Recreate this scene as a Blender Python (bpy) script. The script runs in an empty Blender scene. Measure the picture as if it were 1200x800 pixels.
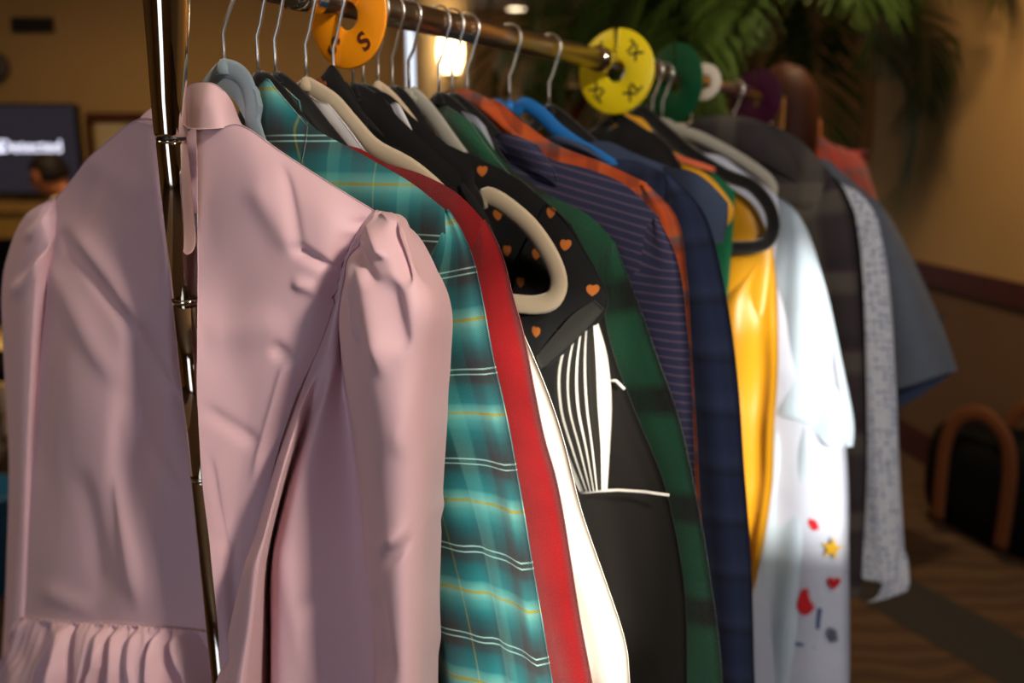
import bpy, bmesh, math, random
from mathutils import Vector, Matrix, noise
random.seed(7)
PI = math.pi
C = bpy.context.scene.collection
SC = bpy.context.scene

# ------------------------------------------------------------------ camera
F = 1000.0; CZ = 1.42; PITCH = math.atan(208 / F)
cam_d = bpy.data.cameras.new('camera'); cam = bpy.data.objects.new('camera', cam_d); C.objects.link(cam)
cam_d.sensor_width = 36; cam_d.lens = F * 36 / 1200; cam_d.clip_start = 0.02
cam.location = (0, 0, CZ); cam.rotation_euler = (PI / 2 - PITCH, 0, 0)
cam_d.dof.use_dof = True; cam_d.dof.focus_distance = 0.70; cam_d.dof.aperture_fstop = 3.4
SC.camera = cam
# ------------------------------------------------------------------ light
SC.view_settings.view_transform = 'Standard'; SC.view_settings.look = 'None'
SC.view_settings.gamma = 1; SC.view_settings.exposure = 0.0
w = bpy.data.worlds.new('world'); SC.world = w; w.use_nodes = True
w.node_tree.nodes['Background'].inputs[0].default_value = (.75, .85, 1, 1)
w.node_tree.nodes['Background'].inputs[1].default_value = 1.6
def lamp(name, kind, loc, aim, energy, color, size=None, size_y=None):
    d = bpy.data.lights.new(name, kind); o = bpy.data.objects.new(name, d); C.objects.link(o)
    o.location = loc; d.energy = energy; d.color = color
    o.rotation_euler = (Vector(aim)).to_track_quat('-Z', 'Y').to_euler()
    if kind == 'AREA':
        d.size = size
        if size_y: d.shape = 'RECTANGLE'; d.size_y = size_y
    return o
SUN = Vector((-.28, .90, -.25))
s_ = lamp('sun', 'SUN', (3, -8, 5), SUN, 8, (1, .93, .80)); s_.data.angle = .02
lamp('room_lamp_light', 'AREA', (0.85, -0.45, 2.2), (-1.0, 1.3, -.85), 30, (1, .87, .72), .15, .15)  # unseen key light, added to brighten the dress
lamp('window_light', 'AREA', (-1.1, -2.55, 1.4), (.3, 1, -.1), 9, (.72, .82, 1), 1.1, 2.3)  # added bluish fill for the shadows, set at the invented tall opening
lamp('ceiling_lamp_light', 'AREA', (-1.6, 1.2, 2.68), (0, 0, -1), 9, (1, .76, .48), .6, .6)
lamp('ceiling_lamp_light', 'AREA', (-2.2, 4.2, 2.68), (0, 0, -1), 26, (1, .70, .36), .6, .6)
lamp('ceiling_lamp_light', 'AREA', (1.1, 2.7, 2.68), (.8, .6, -1), 28, (1, .72, .40), .14, .14)  # unseen warm light, added to brighten the right wall
lamp('ceiling_lamp_light', 'AREA', (0.6, 7.2, 2.80), (0, 0, -1), 22, (1, .72, .42), .6, .6)

# ------------------------------------------------------------------ materials
def hexc(h):
    h = h.lstrip('#'); v = [int(h[i:i + 2], 16) / 255 for i in (0, 2, 4)]
    return tuple((x / 12.92 if x < .04045 else ((x + .055) / 1.055) ** 2.4) for x in v) + (1,)
class NT:
    def __init__(s, name):
        s.m = bpy.data.materials.new(name); s.m.use_nodes = True; s.t = s.m.node_tree
        s.b = s.t.nodes['Principled BSDF']
    def n(s, typ, **kw):
        nd = s.t.nodes.new(typ)
        for k, v in kw.items(): setattr(nd, k, v)
        return nd
    def l(s, a, b): s.t.links.new(a, b)
    def put(s, inp, v):
        if isinstance(v, (int, float)): inp.default_value = v
        elif isinstance(v, tuple): inp.default_value = v
        else: s.l(v, inp)
    def math(s, op, a, b=None, c=None):
        nd = s.n('ShaderNodeMath', operation=op); s.put(nd.inputs[0], a)
        if b is not None: s.put(nd.inputs[1], b)
        if c is not None: s.put(nd.inputs[2], c)
        return nd.outputs[0]
    def mix(s, f, a, b, mode='MIX'):
        nd = s.n('ShaderNodeMix', data_type='RGBA', blend_type=mode); s.put(nd.inputs[0], f); s.put(nd.inputs[6], a); s.put(nd.inputs[7], b)
        return nd.outputs[2]
    def uv(s):
        if not hasattr(s, '_uv'):
            x = s.n('ShaderNodeSeparateXYZ'); u = s.n('ShaderNodeUVMap'); s.l(u.outputs[0], x.inputs[0]); s._uv = (x.outputs[0], x.outputs[1], u.outputs[0])
        return s._uv
    def obj(s):
        return s.n('ShaderNodeTexCoord').outputs['Object']
    def noise(s, vec, scale, detail=3, rough=.5):
        nd = s.n('ShaderNodeTexNoise'); s.put(nd.inputs['Scale'], float(scale)); nd.inputs['Detail'].default_value = detail; nd.inputs['Roughness'].default_value = rough
        if vec is not None: s.l(vec, nd.inputs['Vector'])
        return nd.outputs[0]
    def scalev(s, vec, sx, sy, sz):
        nd = s.n('ShaderNodeMapping'); nd.inputs['Scale'].default_value = (sx, sy, sz); s.l(vec, nd.inputs[0]); return nd.outputs[0]
    def ramp(s, fac, stops, interp='LINEAR'):
        nd = s.n('ShaderNodeValToRGB'); nd.color_ramp.interpolation = interp; e = nd.color_ramp.elements
        e[0].position, e[0].color = stops[0][0], stops[0][1]
        e[1].position, e[1].color = stops[-1][0], stops[-1][1]
        for p, c in stops[1:-1]:
            x = e.new(p); x.color = c
        s.l(fac, nd.inputs[0]); return nd.outputs[0]
    def per(s, x, period, off=0.0):
        return s.math('FRACT', s.math('ADD', s.math('DIVIDE', x, period), off))
    def bump(s, h, strength, dist):
        nd = s.n('ShaderNodeBump'); nd.inputs['Strength'].default_value = strength; nd.inputs['Distance'].default_value = dist
        s.l(h, nd.inputs['Height']); s.l(nd.outputs[0], s.b.inputs['Normal']); return nd
def cloth(name, col, rough=.85, weave=1500, wb=.25, sheen=.10, wr=18, wrs=.35, var=.12, spec=.2):
    m = NT(name)
    if isinstance(col, str): col = hexc(col)
    elif callable(col): col = col(m)
    u, v, uv = m.uv(); 
    nz = m.noise(uv, weave, 2)
    big = m.noise(uv, 30, 3)
    f = m.math('MULTIPLY_ADD', m.math('ADD', nz, m.math('MULTIPLY', big, .5)), 2 * var, 1 - 1.5 * var)
    g = m.n('ShaderNodeCombineColor'); [m.l(f, g.inputs[i]) for i in range(3)]
    m.put(m.b.inputs['Base Color'], m.mix(1.0, col, g.outputs[0], 'MULTIPLY'))
    m.b.inputs['Roughness'].default_value = rough
    m.b.inputs['Sheen Weight'].default_value = sheen; m.b.inputs['Sheen Roughness'].default_value = .5
    m.b.inputs['Specular IOR Level'].default_value = spec
    wv = m.noise(m.scalev(uv, 1, .35, 1), wr, 3)
    h = m.math('ADD', m.math('MULTIPLY', wv, wrs), m.math('MULTIPLY', nz, wb * .06))
    m.bump(h, .6, .01)
    return m.m
def plain(name, col, rough=.5, metal=0, emit=None, es=0, spec=.5):
    m = NT(name); m.put(m.b.inputs['Base Color'], hexc(col)); m.b.inputs['Roughness'].default_value = rough
    m.b.inputs['Metallic'].default_value = metal; m.b.inputs['Specular IOR Level'].default_value = spec
    if emit: m.put(m.b.inputs['Emission Color'], hexc(emit)); m.b.inputs['Emission Strength'].default_value = es
    return m.m
def tartan(warp, weft, pu, pv, ou=0, ov=0, f=.5, interp='LINEAR', twill=None):
    def build(m):
        u, v, uv = m.uv()
        a = m.ramp(m.per(u, pu, ou), [(p, hexc(c)) for p, c in warp], interp)
        b = m.ramp(m.per(v, pv, ov), [(p, hexc(c)) for p, c in weft], interp)
        if twill:
            t = m.per(m.math('ADD', u, v), twill); ff = m.math('MULTIPLY_ADD', m.math('GREATER_THAN', t, .5), .3, f - .15)
        else: ff = f
        return m.mix(ff, a, b)
    return build
def stripes(cols, p, axis='v', off=0, interp='CONSTANT', slant=0):
    def build(m):
        u, v, uv = m.uv(); x = v if axis == 'v' else u; y = u if axis == 'v' else v
        if slant: x = m.math('ADD', x, m.math('MULTIPLY', y, slant))
        return m.ramp(m.per(x, p, off), [(q, hexc(c)) for q, c in cols], interp)
    return build
def hearts(base, col, sc=.030):
    def build(m):
        u, v, uv = m.uv()
        row = m.math('FLOOR', m.math('DIVIDE', v, sc))
        par = m.math('MULTIPLY', m.math('MODULO', m.math('ABSOLUTE', row), 2.0), .5)
        uu = m.math('ADD', m.math('DIVIDE', u, sc), par)
        wn = m.n('ShaderNodeTexWhiteNoise', noise_dimensions='2D'); cb = m.n('ShaderNodeCombineXYZ'); m.l(m.math('FLOOR', uu), cb.inputs[0]); m.l(row, cb.inputs[1]); m.l(cb.outputs[0], wn.inputs['Vector'])
        sx_ = m.n('ShaderNodeSeparateColor'); m.l(wn.outputs['Color'], sx_.inputs[0])
        fu = m.math('ADD', m.math('SUBTRACT', m.math('FRACT', uu), .5), m.math('MULTIPLY', m.math('SUBTRACT', sx_.outputs[0], .5), .45))
        fv = m.math('ADD', m.math('SUBTRACT', m.math('FRACT', m.math('DIVIDE', v, sc)), .5), m.math('MULTIPLY', m.math('SUBTRACT', sx_.outputs[1], .5), .45))
        x = m.math('MULTIPLY', fu, 7.6); y = m.math('MULTIPLY', fv, 7.6)
        a = m.math('SUBTRACT', m.math('ADD', m.math('MULTIPLY', x, x), m.math('MULTIPLY', y, y)), 1.0)
        a3 = m.math('MULTIPLY', m.math('MULTIPLY', a, a), a)
        y3 = m.math('MULTIPLY', m.math('MULTIPLY', y, y), y)
        hv = m.math('SUBTRACT', a3, m.math('MULTIPLY', m.math('MULTIPLY', x, x), y3))
        return m.mix(m.math('LESS_THAN', hv, 0.0), hexc(base), hexc(col))
    return build
K = {}
K['pink'] = cloth('mauve_satin', '#DDB6BE', rough=.55, weave=1800, wb=.05, sheen=.15, wr=9, wrs=.5, var=.03, spec=.35)
TW = [(0, '#22282C'), (.12, '#124E54'), (.22, '#1B757A'), (.34, '#4FA9A5'), (.40, '#7CC4BA'), (.42, '#7CC4BA'), (.425, '#B0AE3A'), (.452, '#B0AE3A'), (.457, '#7CC4BA'), (.54, '#4FA9A5'), (.57, '#1A7F84'), (.74, '#126066'), (.80, '#2A3638'), (.86, '#2C2A2C'), (.875, '#2C2A2C'), (.88, '#A8D8D0'), (.892, '#A8D8D0'), (.897, '#2C2A2C'), (.935, '#2C2A2C'), (.94, '#A8D8D0'), (.952, '#A8D8D0'), (.957, '#2C2A2C'), (1, '#22282C')]
TU = [(0, '#124E54'), (.18, '#1B757A'), (.2, '#66B8B0'), (.34, '#4FA9A5'), (.37, '#1B757A'), (.5, '#1B757A'), (.53, '#3A3A3E'), (.72, '#3A4A4C'), (.75, '#126066'), (.84, '#126066'), (.85, '#A7A53A'), (.865, '#A7A53A'), (.87, '#126066'), (1, '#124E54')]
K['teal'] = cloth('teal_plaid_flannel', tartan(TU, TW, .078, .082, .1, .60, .68, twill=.0017), weave=1500, wb=1.5, sheen=.3, var=.15)
K['red'] = cloth('dark_red_knit', '#7E1014', rough=1, weave=1100, wb=2, sheen=.35, var=.5, spec=0)
K['cream'] = cloth('cream_poplin', '#E9E4D6', var=.03)
K['white'] = cloth('white_poplin', '#DAD8DC', var=.03)
K['blackfab'] = cloth('black_cotton', '#131214', var=.15, sheen=.05)
K['charcoal'] = cloth('charcoal_cotton', '#2B2B28', var=.2)
K['hearts'] = cloth('black_orange_hearts', hearts('#141415', '#B8682A', .038), var=.1, sheen=.05)
K['jersey'] = cloth('black_jersey', '#1C1916', var=.15, sheen=.1)
K['stripe_panel'] = cloth('black_white_stripes', stripes([(0, '#EDE9E2'), (.12, '#24221E'), (.19, '#24221E'), (.2, '#EDE9E2'), (.235, '#24221E'), (.33, '#24221E'), (.34, '#EDE9E2'), (.375, '#24221E'), (.47, '#EDE9E2'), (.505, '#24221E'), (.60, '#EDE9E2'), (.635, '#24221E'), (.73, '#24221E'), (.80, '#EDE9E2'), (1, '#EDE9E2')], 1.0, 'u'), var=.04)
K['green'] = cloth('green_black_fleece', tartan([(0, '#0A1812'), (.4, '#0A1812'), (.5, '#0C4028'), (.9, '#0C4028'), (1, '#0A1812')], [(0, '#0E4C32'), (.32, '#0E4C32'), (.42, '#060908'), (.6, '#060908'), (.7, '#0E4C32'), (1, '#0E4C32')], .15, .12, .2, 0, .65), rough=.95, weave=600, wb=5, sheen=.4, var=.35)
K['purple'] = cloth('navy_pinstripe', stripes([(0, '#2A2C46'), (.6, '#2A2C46'), (.76, '#55465A'), (.82, '#55465A'), (.96, '#2A2C46'), (1, '#2A2C46')], .0095, 'v', slant=.25, interp='LINEAR'), var=.12)
K['orange'] = cloth('rust_plaid', tartan([(0, '#A8441E'), (.3, '#A8441E'), (.4, '#6B2F22'), (.6, '#6B2F22'), (.7, '#C05A2A'), (1, '#A8441E')], [(0, '#B04A1E'), (.4, '#B04A1E'), (.5, '#7A3420'), (.7, '#51555A'), (.8, '#C2602E'), (1, '#B04A1E')], .05, .06), var=.15)
K['navy'] = cloth('navy_plaid', tartan([(0, '#181F36'), (.3, '#181F36'), (.4, '#28314C'), (.6, '#0E1222'), (.9, '#1E2846'), (1, '#181F36')], [(0, '#1B2440'), (.4, '#1B2440'), (.5, '#101424'), (.7, '#2A3350'), (1, '#1B2440')], .06, .07), var=.12)
K['denim'] = cloth('blue_denim', '#343F58', weave=1200, var=.3)
K['denimd'] = cloth('slate_denim', '#5A6270', weave=1200, var=.25)
K['yellow'] = cloth('mustard_satin', '#BE860C', rough=.4, var=.05, spec=.5, wr=10, wrs=.8)
K['greentee'] = cloth('green_tee', '#155E40')
K['coral'] = cloth('coral_tee', '#D8694C')
K['pale'] = cloth('pale_denim', '#A9BACB', weave=1000, var=.18)
K['printed'] = cloth('white_denim', '#B2B9CC', var=.12)
K['greypl'] = cloth('charcoal_plaid', tartan([(0, '#2E2A2C'), (.35, '#3B3634'), (.45, '#58524A'), (.6, '#58524A'), (.66, '#2A2428'), (.9, '#3A2E36'), (1, '#2E2A2C')], [(0, '#343032'), (.4, '#343032'), (.5, '#5B554C'), (.68, '#5B554C'), (.72, '#3B2C36'), (.8, '#252326'), (1, '#343032')], .16, .15), rough=.95, var=.25, weave=900)
def dots(m):
    u, v, uv = m.uv(); vo = m.n('ShaderNodeTexVoronoi'); vo.inputs['Scale'].default_value = 75; vo.inputs['Randomness'].default_value = .35; m.l(uv, vo.inputs['Vector'])
    return m.mix(m.math('LESS_THAN', vo.outputs[0], .3), hexc('#C9CDD8'), hexc('#6E7FA8'))
K['floral'] = cloth('white_dotted', dots, var=.04)
K['teeshirt'] = cloth('grey_tee', '#8E95A0')
def velvet(n, c): return cloth(n, c, rough=.95, weave=1500, wb=1, sheen=.4, var=.12, wrs=0)
K['v_beige'] = velvet('beige_velvet', '#BBA98F'); K['v_black'] = velvet('black_velvet', '#0C0B0C'); K['v_grey'] = velvet('grey_blue_velvet', '#7C8C96')
K['v_blue'] = plain('blue_plastic', '#1668B0', .45); K['v_speck'] = velvet('speckled_grey_velvet', '#9C9A90'); K['v_yellow'] = plain('yellow_plastic', '#E0A21C', .5); K['v_olive'] = velvet('olive_velvet', '#6A664C')
K['chrome'] = plain('chrome', '#E6DFD2', .10, 1); K['chromep'] = plain('polished_chrome', '#D9CFBE', .06, 1)
K['wire'] = plain('hook_wire', '#F2F2EE', .32, 1)
K['rail'] = plain('brushed_rail', '#B9A58E', .28, 1)
def mirrored(m): pass
K['d_orange'] = plain('orange_plastic', '#FF9A08', .35); K['d_yellow'] = plain('yellow_disc', '#E8CE14', .35); K['d_green'] = plain('green_plastic', '#0A5030', .55, spec=.25)
K['d_white'] = plain('white_plastic', '#D8CFC0', .4); K['d_purple'] = plain('purple_plastic', '#3E0C2C', .55, spec=.25)
K['ink'] = plain('black_ink', '#22160C', .6); K['inkr'] = plain('brown_ink', '#5A1E08', .6)
def wallmat(name, c, sc=4, var=.12):
    m = NT(name); o = m.obj(); f = m.noise(o, sc, 4); g = m.noise(o, 160, 2)
    m.put(m.b.inputs['Base Color'], m.mix(m.math('MULTIPLY', f, var * 3), hexc(c), tuple(x * .7 for x in hexc(c)[:3]) + (1,)))
    m.b.inputs['Roughness'].default_value = .9; m.bump(g, .15, .004); return m.m
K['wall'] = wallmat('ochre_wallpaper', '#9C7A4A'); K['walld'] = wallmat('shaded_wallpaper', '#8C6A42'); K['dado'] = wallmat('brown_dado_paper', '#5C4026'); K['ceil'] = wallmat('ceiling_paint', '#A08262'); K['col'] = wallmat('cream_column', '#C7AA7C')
def wood(name, c1, c2):
    m = NT(name); o = m.scalev(m.obj(), 12, 12, 1.5); f = m.noise(o, 3, 4, .6)
    m.put(m.b.inputs['Base Color'], m.mix(f, hexc(c1), hexc(c2))); m.b.inputs['Roughness'].default_value = .6; m.b.inputs['Specular IOR Level'].default_value = .2; m.bump(f, .1, .003); return m.m
K['mahog'] = wood('mahogany', '#2E1008', '#4E2010'); K['lwood'] = wood('light_wood', '#A07A3C', '#80602C'); K['rwood'] = wood('reddish_wood', '#7A3414', '#4E200C')
def carpet():
    m = NT('patterned_carpet'); o = m.obj()
    mp = m.n('ShaderNodeMapping'); m.l(o, mp.inputs[0])
    n1 = m.n('ShaderNodeTexNoise'); n1.inputs['Scale'].default_value = 5; m.l(mp.outputs[0], n1.inputs[0])
    wv = m.n('ShaderNodeTexWave', wave_type='RINGS'); wv.inputs['Scale'].default_value = 3.2; wv.inputs['Distortion'].default_value = 9; wv.inputs['Detail'].default_value = 1.5; m.l(o, wv.inputs[0])
    col = m.mix(wv.outputs[1], hexc('#4A3220'), hexc('#5E442A'))
    f = m.noise(o, 500, 2)
    m.put(m.b.inputs['Base Color'], m.mix(m.math('MULTIPLY', f, .4), col, hexc('#2A1C10'))); m.b.inputs['Roughness'].default_value = 1; m.bump(f, .5, .004)
    return m.m
K['carpet'] = carpet(); K['carpetd'] = wallmat('dark_carpet_band', '#2A2824', 60)
K['leaf'] = cloth('palm_leaf', '#33481A', rough=.6, var=.3, wrs=.1, weave=60, spec=.2, sheen=0); K['stemm'] = wood('palm_stem', '#4A3A1E', '#2E2412'); K['pot'] = plain('terracotta', '#6A3A20', .7); K['soil'] = wallmat('soil', '#1E140C', 60, .3)
K['skin'] = plain('skin', '#A8643C', .55); K['hair_b'] = wood('brown_hair', '#2A120A', '#451F10'); K['hair_k'] = wood('black_hair', '#0E0A08', '#1E120C')
K['shirtw'] = cloth('cream_shirt', '#D8CFB4'); K['trouser'] = cloth('dark_trousers', '#1C1C22')
K['redpl'] = cloth('red_plaid', tartan([(0, '#7A1E1C'), (.4, '#7A1E1C'), (.5, '#2A3046'), (.7, '#55282A'), (1, '#7A1E1C')], [(0, '#8A2A22'), (.4, '#6A3028'), (.5, '#333A50'), (.7, '#8A2A22'), (1, '#8A2A22')], .09, .09))
K['bagblk'] = cloth('black_nylon', '#060607', rough=.7, sheen=0, spec=.1); K['bagor'] = plain('tan_leather', '#5E300E', .7)
K['screen'] = plain('tv_screen', '#101018', .25, emit='#4A4450', es=.28); K['plasticb'] = plain('black_plastic', '#0A0A0A', .4)
K['textw'] = plain('screen_text', '#FFFFFF', .5, emit='#DDE2FF', es=1.6)
K['lampg'] = plain('lamp_glass', '#FFF4D8', .4, emit='#FFE0A8', es=9); K['lampd'] = plain('downlight_glass', '#FFF4D8', .4, emit='#FFE7BC', es=4)
K['blue'] = plain('blue_plastic_bin', '#1C6EA0', .5); K['pic'] = wallmat('picture_print', '#B8A47C', 14, .3); K['grille'] = plain('vent_metal', '#1C140C', .6)
K['speakr'] = plain('speaker_grille', '#3A3028', .7)
K['glass'] = plain('window_glass', '#FFFFFF', .0)
g_ = K['glass'].node_tree.nodes['Principled BSDF']; g_.inputs['Transmission Weight'].default_value = 1; g_.inputs['IOR'].default_value = 1.0; g_.inputs['Specular IOR Level'].default_value = 0
K['p_red'] = plain('red_patch', '#B81420', .7); K['p_yel'] = plain('yellow_patch', '#E0B020', .7); K['p_blue'] = plain('blue_patch', '#3A4A7A', .7); K['p_grey'] = plain('grey_patch', '#5A6070', .7)

# ------------------------------------------------------------------ object helpers
def mesh_obj(name, verts, faces, mat, parent=None, uvs=None, smooth=True):
    me = bpy.data.meshes.new(name); me.from_pydata([tuple(v) for v in verts], [], faces)
    if uvs:
        lay = me.uv_layers.new(name='UVMap'); d = lay.data; i = 0
        li = [0] * len(me.loops); me.loops.foreach_get('vertex_index', li)
        flat = [0.0] * (2 * len(li))
        for k, vi in enumerate(li): flat[2 * k], flat[2 * k + 1] = uvs[vi]
        lay.data.foreach_set('uv', flat)
    me.materials.append(mat)
    if smooth: me.polygons.foreach_set('use_smooth', [True] * len(me.polygons))
    o = bpy.data.objects.new(name, me); C.objects.link(o)
    if parent:
        o.parent = parent; o.matrix_parent_inverse = Matrix.Identity(4)
        mi = parent.matrix_world.inverted() if False else Matrix.Translation(-Vector(parent.location))
        p = parent.parent
        while p: mi = mi @ Matrix.Translation(-Vector(p.location)); p = p.parent
        me.transform(mi)
    return o
def tag(o, label, cat, group=None):
    o['label'] = label; o['category'] = cat
    if group: o['group'] = group
    return o
def thing(name, loc, label, cat, group=None):
    o = bpy.data.objects.new(name, None); C.objects.link(o); o.location = loc; o.empty_display_size = .05
    return tag(o, label, cat, group)
def struct(o): o['kind'] = 'structure'; return o
def box(name, x0, x1, y0, y1, z0, z1, mat, parent=None, bev=0):
    bm = bmesh.new(); bmesh.ops.create_cube(bm, size=1)
    for v in bm.verts: v.co = Vector(((x0 + x1) / 2 + v.co.x * (x1 - x0), (y0 + y1) / 2 + v.co.y * (y1 - y0), (z0 + z1) / 2 + v.co.z * (z1 - z0)))
    if bev: bmesh.ops.bevel(bm, geom=bm.edges[:], offset=bev, segments=2, affect='EDGES')
    vs = [v.co.copy() for v in bm.verts]; bm.verts.index_update(); fs = [[v.index for v in f.verts] for f in bm.faces]; bm.free()
    return mesh_obj(name, vs, fs, mat, parent, smooth=False)
def tube(name, pts, rad, mat, parent=None, seg=12, cap=True, up=None, flat=None):
    pts = [Vector(p) for p in pts]; n = len(pts)
    rr = rad if isinstance(rad, (list, tuple)) else [rad] * n
    V = []; Fc = []; a = None
    for i, p in enumerate(pts):
        t = (pts[min(i + 1, n - 1)] - pts[max(i - 1, 0)]).normalized()
        if up is not None: a = Vector(up); a = (a - a.dot(t) * t).normalized()
        elif a is None:
            a = Vector((0, 0, 1)) if abs(t.z) < .9 else Vector((1, 0, 0)); a = (a - a.dot(t) * t).normalized()
        else: a = (a - a.dot(t) * t).normalized()
        b = t.cross(a)
        fa, fb = (flat if flat else (1, 1))
        for k in range(seg):
            th = 2 * PI * k / seg; V.append(p + (a * math.cos(th) * fa + b * math.sin(th) * fb) * rr[i])
    for i in range(n - 1):
        for k in range(seg):
            k2 = (k + 1) % seg; Fc.append((i * seg + k, i * seg + k2, (i + 1) * seg + k2, (i + 1) * seg + k))
    if cap: Fc.append(tuple(range(seg - 1, -1, -1))); Fc.append(tuple((n - 1) * seg + k for k in range(seg)))
    return mesh_obj(name, V, Fc, mat, parent)
def lathe(name, prof, loc, axis, mat, parent=None, seg=32):
    ax = Vector(axis).normalized(); a = ax.orthogonal().normalized(); b = ax.cross(a); loc = Vector(loc)
    V = [loc + ax * h + (a * math.cos(2 * PI * k / seg) + b * math.sin(2 * PI * k / seg)) * r for r, h in prof for k in range(seg)]
    Fc = [(i * seg + k, i * seg + (k + 1) % seg, (i + 1) * seg + (k + 1) % seg, (i + 1) * seg + k) for i in range(len(prof) - 1) for k in range(seg)]
    return mesh_obj(name, V, Fc, mat, parent)
def cr(P, t):  # Catmull-Rom through list of tuples/vectors, t in [0,1]
    n = len(P) - 1; x = min(max(t, 0), 1) * n; i = min(int(x), n - 1); f = x - i
    p0, p1, p2, p3 = P[max(i - 1, 0)], P[i], P[i + 1], P[min(i + 2, n)]
    return tuple(.5 * (2 * b + (c - a) * f + (2 * a - 5 * b + 4 * c - d) * f * f + (3 * b - a - 3 * c + d) * f ** 3) for a, b, c, d in zip(p0, p1, p2, p3))
def sm(a, b, x):
    x = min(max((x - a) / (b - a), 0), 1); return x * x * (3 - 2 * x)

# ------------------------------------------------------------------ the rail and the planes the clothes hang in
camR = Vector((1, 0, 0)); camF = Vector((0, math.cos(PITCH), -math.sin(PITCH))); camU = Vector((0, math.sin(PITCH), math.cos(PITCH)))
CAM = Vector((0, 0, CZ))
def ray(px, py): return camF + camR * ((px - 600) / F) + camU * ((400 - py) / F)
def at(px, py, Y):
    r = ray(px, py); return CAM + r * (Y / r.y)
RD = Vector((.65, 1.02, 0)).normalized()          # rail direction, away from the camera
G_ = Vector((RD.y, -RD.x, 0))                     # across the rail, to the right
N_ = -RD                                          # towards the near end
R0 = at(265, -29, .79); RZ = R0.z
def hook_t(px):   # position along the rail for a hook seen at column px
    # (R0 + RD t) projects to x = px
    k = (px - 600) / F
    # x = k*(y*cp - dz*sp) with dz = RZ-CZ
    cp, sp = math.cos(PITCH), math.sin(PITCH)
    return (k * (R0.y * cp - (RZ - CZ) * sp) - R0.x) / (RD.x - k * RD.y * cp)
class Plane:
    def __init__(s, px, yaw=0, roll=0):
        s.t = hook_t(px); s.O = R0 + RD * s.t
        q = Matrix.Rotation(yaw, 3, 'Z'); s.g = q @ G_; s.N = q @ N_
    def W(s, a, z, n=0): return s.O + s.g * a + Vector((0, 0, z)) + s.N * n
    def p(s, px, py, n=0):   # plane coordinates under a pixel
        r = ray(px, py); k = ((s.O + s.N * n - CAM).dot(s.N)) / r.dot(s.N); X = CAM + r * k - s.O
        return (X.dot(s.g), X.z)
    def P(s, px, py, n=0):
        a, z = s.p(px, py, n); return s.W(a, z, n)

def sheet(name, G, P, T, nu, nv, mat, parent, n0=0, disp=None, L=1, Wd=.4, seed=0, amp=.004, freq=3, cap=.1, uvf=None, shear=0):
    """closed double sheet: P(u,v)->(s,z) ; half thickness T ; front and back joined at both edges"""
    V = []; U = []; Fc = []
    ph = [random.uniform(0, 6.3) for _ in range(8)]
    for side in (1, -1):
        for j in range(nv + 1):
            v = j / nv
            for i in range(nu + 1):
                u = i / nu; s, z = P(u, v)
                e = math.sqrt(max(0, 1 - (2 * u - 1) ** 2)) ** .7
                c = math.sqrt(min(1, v / cap)) if cap else 1
                fold = amp * (.25 + v) * (math.sin(freq * 6.28 * u + ph[0] + 1.5 * v) + .6 * math.sin(freq * 1.9 * 6.28 * u + ph[1] - 2 * v) + .5 * math.sin(6.28 * 1.3 * v + ph[2] + 4 * u)) * min(1, e + .2)
                fold += amp * 1.2 * noise.noise(Vector((s * 9 + ph[3], z * 7, seed))) 
                n = n0 + side * T * e * c + fold + shear * (u - .5)
                if disp: n += disp(u, v, s, z) * (1 if side > 0 else .7)
                V.append(G.W(s, z, n)); U.append((u * Wd, -v * L) if uvf is None else uvf(u, v, s, z))
    m = (nu + 1) * (nv + 1)
    for k in (0, 1):
        for j in range(nv):
            for i in range(nu):
                a = k * m + j * (nu + 1) + i; q = (a, a + 1, a + nu + 2, a + nu + 1); Fc.append(q if k else q[::-1])
    for j in range(nv):   # edge strips
        for i in (0, nu):
            a = j * (nu + 1) + i; q = (a, a + nu + 1, m + a + nu + 1, m + a); Fc.append(q if i == 0 else q[::-1])
    return mesh_obj(name, V, Fc, mat, parent, U)

def loft(name, G, rows, mat, parent, nu=40, nv=40, thick=.0015, disp=None, uvs=None):
    """cloth panel through rows of control points (px, py, n) given in garment G's plane"""
    R = []
    for row in rows:
        R.append([tuple(G.p(x, y, n)) + (n, x, y) for x, y, n in row])
    V = []; U = []; Fc = []
    for side in (0, 1):
        for j in range(nv + 1):
            v = j / nv; 
            for i in range(nu + 1):
                u = i / nu
                col = [cr(r, u) for r in R] if (side, i) not in loft_cache else None
                s, z, n, x, y = cr(col, v)
                if disp: n += disp(u, v, x, y)
                V.append(G.W(s, z, n - side * thick)); U.append((s, z))
    m = (nu + 1) * (nv + 1)
    for k in (0, 1):
        for j in range(nv):
            for i in range(nu):
                a = k * m + j * (nu + 1) + i; q = (a, a + 1, a + nu + 2, a + nu + 1); Fc.append(q if k else q[::-1])
    for j in range(nv):
        for i in (0, nu):
            a = j * (nu + 1) + i; q = (a, a + nu + 1, m + a + nu + 1, m + a); Fc.append(q if i == 0 else q[::-1])
    for i in range(nu):
        for j in (0, nv):
            a = j * (nu + 1) + i; q = (a, a + 1, m + a + 1, m + a); Fc.append(q if j else q[::-1])
    return mesh_obj(name, V, Fc, mat, parent, U)
loft_cache = {}

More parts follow.
